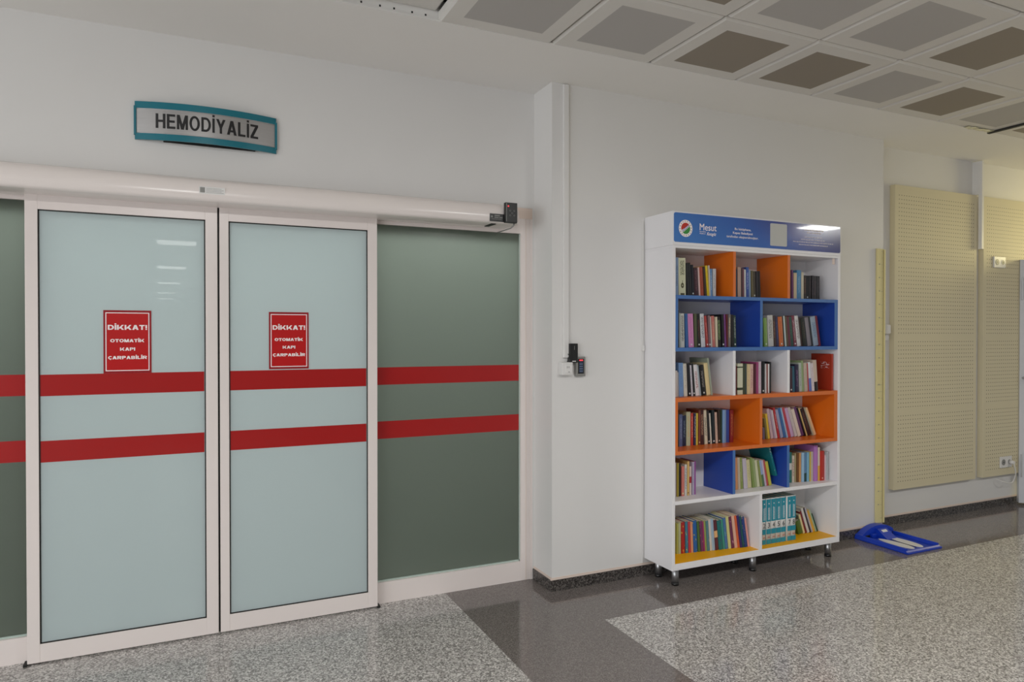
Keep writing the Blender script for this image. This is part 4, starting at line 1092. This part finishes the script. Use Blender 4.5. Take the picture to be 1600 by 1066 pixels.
# encyclopedia set, volumes 2 to 8
tealm = mat('volume_teal', (34, 140, 160), .3)
VX = [(3.3135, 3.342, '2'), (3.3485, 3.385, '3'), (3.3900, 3.4285, '4'), (3.4325, 3.471, '5'), (3.4755, 3.514, '6'), (3.5300, 3.5640, '7'), (3.5665, 3.6020, '8')]
for q, (a, b, num) in enumerate(VX):
    a0 = 3.2500 if q == 0 else VX[q - 1][1] + .0004
    a0 = a - .003 if q else a - .003
    if q == 5: a0 = a - .012
    w_ = b - a0; h_ = .296; y0 = -.445
    m = MB(); n = 6
    prof = [(0, .004)] + [(w_ * k / n, .003 - .003 * math.sin(math.pi * k / n)) for k in range(n + 1)] + [(w_, .004)]
    m.prism(prof, 'z', 0, h_, M['plastic_white'], True); m.box(0, .0025, .0035, .195, 0, h_, tealm); m.box(w_ - .0025, w_, .0035, .195, 0, h_, tealm)
    o = m.build('book', None, (a0, y0, .1463))
    tag(o, f'teal and white volume numbered {num} in the standing set, bottom right bay', 'book', 'numbered teal volumes')
    MB().box(.0026, w_ - .0026, .004, .190, .003, h_ - .003, M['pages']).build('page_block', o)
    s0 = .0 + (a - a0)
    for z0, z1 in ((.148, .290), (.066, .098), (.003, .030)):
        m = MB(); m.box(s0, w_ - .0008, -.0012, .0035, z0, z1, tealm); m.build('spine_band', o)
    c_ = (s0 + w_) / 2
    text('volume_number', num, c_ - .0085, c_ + .0085, .108, .030, .0, M['navy'], o, bold=.0, depth=.001)
    m = MB(); rn = random.Random(q)
    for cxx in (c_ - .006, c_ + .003):
        z = .158
        while z < .235:
            zz = z + rn.uniform(.002, .005); m.box(cxx, cxx + .004, -.0016, -.0011, z, zz, M['white']); z = zz + .0015
    m.cyl((c_, -.0018, .262), (c_, -.0011, .262), .004, M['white'], 10)
    m.box(c_ - .009, c_ + .009, -.0006, .0005, .044, .047, M['emb_red']); m.box(c_ - .006, c_ + .006, -.0006, .0005, .100, .1015, M['plastic_grey'])
    m.build('spine_print', o)

# ================================================================ WALL FITTINGS BESIDE THE BOOKCASE
y = W
o = MB().box(-.0165, .0165, -.018, 0, 0, 1.592, M['duct'], .002).build('cable_duct', None, (1.984, y, 1.362))
tag(o, 'white vertical cable duct running from ceiling to the door access devices', 'cable duct')
MB().box(-.010, -.002, -.0195, -.0179, .01, .085, M['plastic_white']).build('duct_clip', o)
e = tag(empty('access_reader', (2.0265, y, 1.333)), 'black rectangular access reader on wall above the grey keypad', 'access reader')
MB().box(-.0265, .0265, -.034, 0, 0, .112, M['plastic_black'], .003).build('body', e)
MB().box(-.012, .012, -.0355, -.0335, .006, .011, M['plastic_white']).build('badge', e)
MB().box(.001, .003, -.0355, -.0335, .075, .098, M['plastic_grey']).build('indicator', e)
e = tag(empty('keypad', (2.078, y, 1.251)), 'grey access keypad with dark screen and red light on the wall', 'keypad')
MB().box(-.032, .033, -.024, 0, 0, .116, M['plastic_grey'], .004).build('body', e)
scr = mat('dark_blue_screen', (52, 62, 84), .15)
MB().box(-.019, .021, -.0255, -.0235, .016, .104, M['plastic_black'], .0008).build('screen_bezel', e)
MB().box(-.012, .014, -.0262, -.0250, .022, .088, scr).build('screen', e)
MB().box(-.011, .013, -.0264, -.0250, .0915, .099, M['led']).build('status_light', e)
m = MB()
for r in range(4):
    for c in range(3): m.box(-.009 + c * .0078, -.0055 + c * .0078, -.0266, -.0260, .028 + r * .014, .034 + r * .014, mat('key_print', (120, 132, 160), .4) if (r, c) == (0, 0) else bpy.data.materials['key_print'])
m.build('key_print', e)
e = tag(empty('exit_button', (1.979, y, 1.262)), 'small white surface-mounted wall button box below the cable duct', 'wall button')
MB().box(-.036, .036, -.040, 0, 0, .074, M['plastic_white'], .004).build('housing', e)
MB().box(-.014, .031, -.044, -.038, .010, .066, M['plastic_white'], .003).build('rocker', e)
m = MB(); m.box(.004, .013, -.0448, -.0438, .016, .020, M['plastic_grey'])
for q in range(3): m.box(-.006 + q * .007, -.004 + q * .007, -.0448, -.0438, .040, .052, M['plastic_grey'])
m.build('symbol', e)
# loose wires into the button box
o = MB().tube([(1.993, y - .02, 1.385), (1.998, y - .03, 1.372), (1.990, y - .028, 1.36), (1.992, y - .03, 1.35), (1.985, y - .022, 1.337)], .0016, M['plastic_black'], 6).build('wire')
tag(o, 'short dark loose wire between the cable duct and the white button box', 'wire')
# thin cable with clip left of the bookcase
o = MB().box(-.003, .003, -.006, 0, 0, 2.12, M['duct'], .001).build('wall_cable', None, (2.5345, y, .08))
tag(o, 'thin white wall cable running vertically along the bookcase left side', 'cable')
MB().box(-.009, .008, -.014, 0, 1.315, 1.352, M['plastic_white'], .002).build('cable_clip', o)

# ================================================================ HEIGHT GAUGE
hg = tag(empty('height_gauge', (4.60, -.45, 0)), 'child height gauge, yellow ruler on wall with blue footprint base plate', 'height gauge')
m = MB()
m.box(4.636, 4.706, W - .014, W - .002, .085, 2.14, M['gauge'], .001)
m.box(4.706, 4.7185, W - .022, W - .002, .085, 2.135, M['gauge'], .001)
m.box(4.702, 4.706, W - .0146, W - .0139, .09, 2.13, mat('ruler_groove', (150, 132, 80), .5))
R(m, 'ruler', hg)
m = MB()
z = .12
q = 0
while z < 2.13:
    L = .022 if q % 10 == 0 else (.013 if q % 5 == 0 else .007)
    m.box(4.702 - L, 4.702, W - .0148, W - .0139, z, z + .0014, M['plastic_grey']); z += .01; q += 1
R(m, 'tick_marks', hg)
m = MB(); z = .22; rn = random.Random(5)
while z < 2.1:
    m.box(4.655, 4.659, W - .0148, W - .0139, z, z + .008, M['plastic_grey']); m.box(4.663, 4.667, W - .0148, W - .0139, z, z + .008, M['plastic_grey']); z += .1
for zc in (1.07, 1.12): m.box(4.64, 4.70, W - .0148, W - .0139, zc, zc + .0015, M['plastic_grey'])
R(m, 'graduation_print', hg)
# base tray
bx0, bx1, by0, by1 = 4.405, 4.765, -.665, -.245
m = MB(); G = M['gaugeblue']
m.box(bx0, bx1, by0, by1, 0, .012, G, .003)
m.prism([(bx0, .004), (bx0 + .012, .034), (bx0 + .02, .034), (bx0 + .026, .010)], 'y', by0 + .02, by1, G)
m.prism([(bx1, .004), (bx1 - .012, .034), (bx1 - .02, .034), (bx1 - .026, .010)], 'y', by0 + .02, by1, G)
m.prism([(by0, .003), (by0 + .02, .020), (by0 + .035, .012)], 'x', bx0 + .004, bx1 - .004, G)
R(m, 'base_tray', hg)
# arched back block
m = MB(); pr_ = []
cxm = 4.665
for k in range(25):
    t = k / 24; x = bx0 + .012 + (bx1 - bx0 - .024) * t
    u = (x - 4.60) / .175
    pr_.append((x, .034 + .058 * max(0, 1 - abs(u) ** 2.2) if abs(u) < 1 else .034))
pr_ = [(pr_[0][0], .010)] + pr_ + [(pr_[-1][0], .010)]
m.prism(pr_, 'y', -.30, -.247, G)
m.box(4.50, 4.71, -.325, -.30, .010, .040, G, .004)
m.prism([(-.40, .012), (-.30, .012), (-.30, .070), (-.315, .070)], 'x', 4.56, 4.66, G)
R(m, 'ruler_mount', hg)
m = MB(); m.box(4.455, 4.495, -.304, -.299, .014, .030, M['gasket']); m.box(4.715, 4.750, -.304, -.299, .014, .030, M['gasket']); R(m, 'slot', hg)
m = MB(); m.box(-.026, .026, -.011, .011, 0, .0016, M['plastic_white'], .0005, Matrix.Translation((4.61, -.335, .0566)) @ Matrix.Rotation(math.radians(34.3), 4, 'X')); R(m, 'maker_sticker', hg)
def foot(cx, flip):
    m = MB(); pts = []
    for k in range(32):
        t = 2 * math.pi * k / 32; yy = math.cos(t) * .132; wd = .042 + .006 * math.cos(t)
        pts.append((cx + math.sin(t) * wd + flip * .006 * math.cos(t), -.485 + yy * -1))
    m.prism(pts, 'z', .012, .0145, M['plastic_white'])
    return R(m, 'footprint_pad', hg)
foot(4.530, 1); foot(4.632, -1)
m = MB(); m.box(4.581, 4.586, -.60, -.40, .0122, .0146, M['gasket']); R(m, 'pad_gap', hg)

# ================================================================ PANELS AND FITTINGS ON THE RIGHT
def panel(x0, x1, label, xf):
    m = MB(); m.box(x0, x1, -.145, FW - .0005, .281, 2.668, pegboard('pegboard', xf), .0015)
    o = m.build('acoustic_panel'); return tag(o, label, 'acoustic panel', 'perforated beige panels')
panel(4.968, 5.990, 'perforated beige acoustic wall panel next to the yellow height gauge', 5.018)
panel(6.083, 7.105, 'perforated beige acoustic wall panel partly behind the glass door', 6.135)
o = MB().box(-.014, .014, -.030, 0, 0, .74, M['duct'], .002).build('cable_duct', None, (6.012, FW - .0505, 2.215))
MB().box(-.014, .014, 0, .050, .46, .74, M['duct']).build('duct_riser', o)
tag(o, 'white vertical cable duct between the two perforated panels', 'cable duct')

def socket(name, x0, x1, z0, z1, y, label, n=2):
    e = tag(empty(name, ((x0 + x1) / 2, y, z0)), label, 'wall socket'); w_ = x1 - x0; h_ = z1 - z0
    MB().box(-w_ / 2, w_ / 2, -.012, 0, 0, h_, M['plastic_white'], .002).build('face_plate', e)
    for k in range(n):
        c = -w_ / 2 + w_ * (k + .5) / n
        m = MB(); m.cyl((c, -.0135, h_ / 2), (c, -.0118, h_ / 2), min(.026, h_ * .32), M['plastic_white'] if k else M['plastic_grey'], 24)
        m.cyl((c, -.0142, h_ / 2), (c, -.0134, h_ / 2), min(.02, h_ * .24), M['plastic_grey'], 24)
        m.cyl((c, -.0148, h_ / 2), (c, -.0141, h_ / 2), .006, M['plastic_black'], 12)
        m.build('socket_insert', e)
    return e
socket('wall_socket', 6.212, 6.372, 2.072, 2.166, -.1455, 'white double wall socket high on the right perforated panel')
ls = socket('wall_socket', 6.318, 6.478, .347, .442, -.1455, 'white double wall socket low on right panel with a plug in it')
pl = tag(empty('power_plug', (6.445, -.160, .39)), 'pale plug with a looping cord in the low panel socket', 'plug')
MB().cyl((0, 0, 0), (0, -.035, 0), .020, M['plastic_white'], 18, .014).build('plug_body', pl)
c = [(0, -.03, -.005), (.01, -.035, -.05), (.028, -.03, -.10), (.03, -.02, -.14), (.01, -.012, -.175), (-.04, -.006, -.178), (-.085, .004, -.165), (-.12, .04, -.15)]
P = [Vector(p) for p in c]; fine = []
for k in range(len(P) - 1):
    p0, p1, p2, p3 = P[max(k - 1, 0)], P[k], P[k + 1], P[min(k + 2, len(P) - 1)]
    for t in range(6):
        t = t / 6; fine.append(.5 * ((2 * p1) + (-p0 + p2) * t + (2 * p0 - 5 * p1 + 4 * p2 - p3) * t * t + (-p0 + 3 * p1 - 3 * p2 + p3) * t ** 3))
fine.append(P[-1])
MB().tube(fine, .0045, M['plastic_white'], 8).build('cord', pl)
# phone jack and a blank plate beside the height gauge
e = tag(empty('wall_jack', (4.905, FW, 1.452)), 'small white wall jack box between height gauge and perforated panel', 'wall jack')
MB().box(-.034, .034, -.018, 0, 0, .044, M['plastic_white'], .003).build('base', e)
MB().box(-.018, .034, -.040, 0, .050, .125, M['plastic_white'], .010).build('cover', e)
MB().box(-.030, -.004, -.022, 0, .040, .052, M['plastic_grey'], .001).build('connector', e)
o = MB().box(-.040, .040, -.004, 0, 0, .11, M['duct'], .001).build('blank_plate', None, (4.915, FW, 1.07))
tag(o, 'painted over blank wall plate below the small white wall jack', 'wall plate')

# half open glass door at the right edge of the view
dr = empty('door_3', (6.585, -.155, 0), (0, 0, math.radians(-43))); dr['kind'] = S
grey = mat('grey_glass', (150, 160, 172), .15); alu = mat('white_door_profile', (206, 208, 214), .3)
m = MB(); m.box(0, .075, -.0, .05, .02, 2.155, alu, .002); m.box(.83, .91, 0, .05, .02, 2.155, alu, .002); m.box(.075, .83, 0, .05, .02, .12, alu, .001); m.box(.075, .83, 0, .05, 2.07, 2.155, alu, .001)
m.build('frame', dr)
MB().box(.075, .83, .02, .03, .12, 2.07, grey).build('glass_pane', dr)
MB().box(.0, .003, .018, .032, .25, 1.95, M['dark']).build('lock_rail', dr)
m = MB(); m.cyl((-.002, .025, 1.10), (-.045, .025, 1.10), .009, M['plastic_white'], 12); m.cyl((.03, 0, 1.12), (.03, -.03, 1.12), .012, M['steel'], 14); m.cyl((.03, -.03, 1.12), (.12, -.035, 1.115), .009, M['steel'], 12)
m.build('handle', dr)
m = MB(); m.box(.012, .020, -.012, 0, 1.80, 2.0, M['steel'], .002); m.box(.012, .020, -.012, 0, .25, .45, M['steel'], .002); m.build('bolt', dr)

# lifted joint with clear tape at the ceiling, far right
e = tag(empty('ceiling_cable_flap', (5.235, TY, H)), 'dark open joint strip beside a ceiling tile with crumpled clear tape', 'ceiling strip')
MB().box(-.016, .012, -.62, 0, -.012, -.001, M['dark']).build('joint_strip', e)
tape = mat('clear_tape', (230, 226, 190), .12, coat=1)
m = MB(); rn = random.Random(11)
pv = None
for k in range(15):
    x = -.30 + k * .02
    q = [m.bm.verts.new((x, -.004 - rn.random() * .01, -.002 - rn.random() * .008)), m.bm.verts.new((x, -.04 - rn.random() * .02, -.003 - rn.random() * .010))]
    if pv: m.bm.faces.new((pv[0], pv[1], q[1], q[0])).material_index = m.mi(tape)
    pv = q
o = m.build('clear_tape', e); sm = o.modifiers.new('thick', 'SOLIDIFY'); sm.thickness = .0006
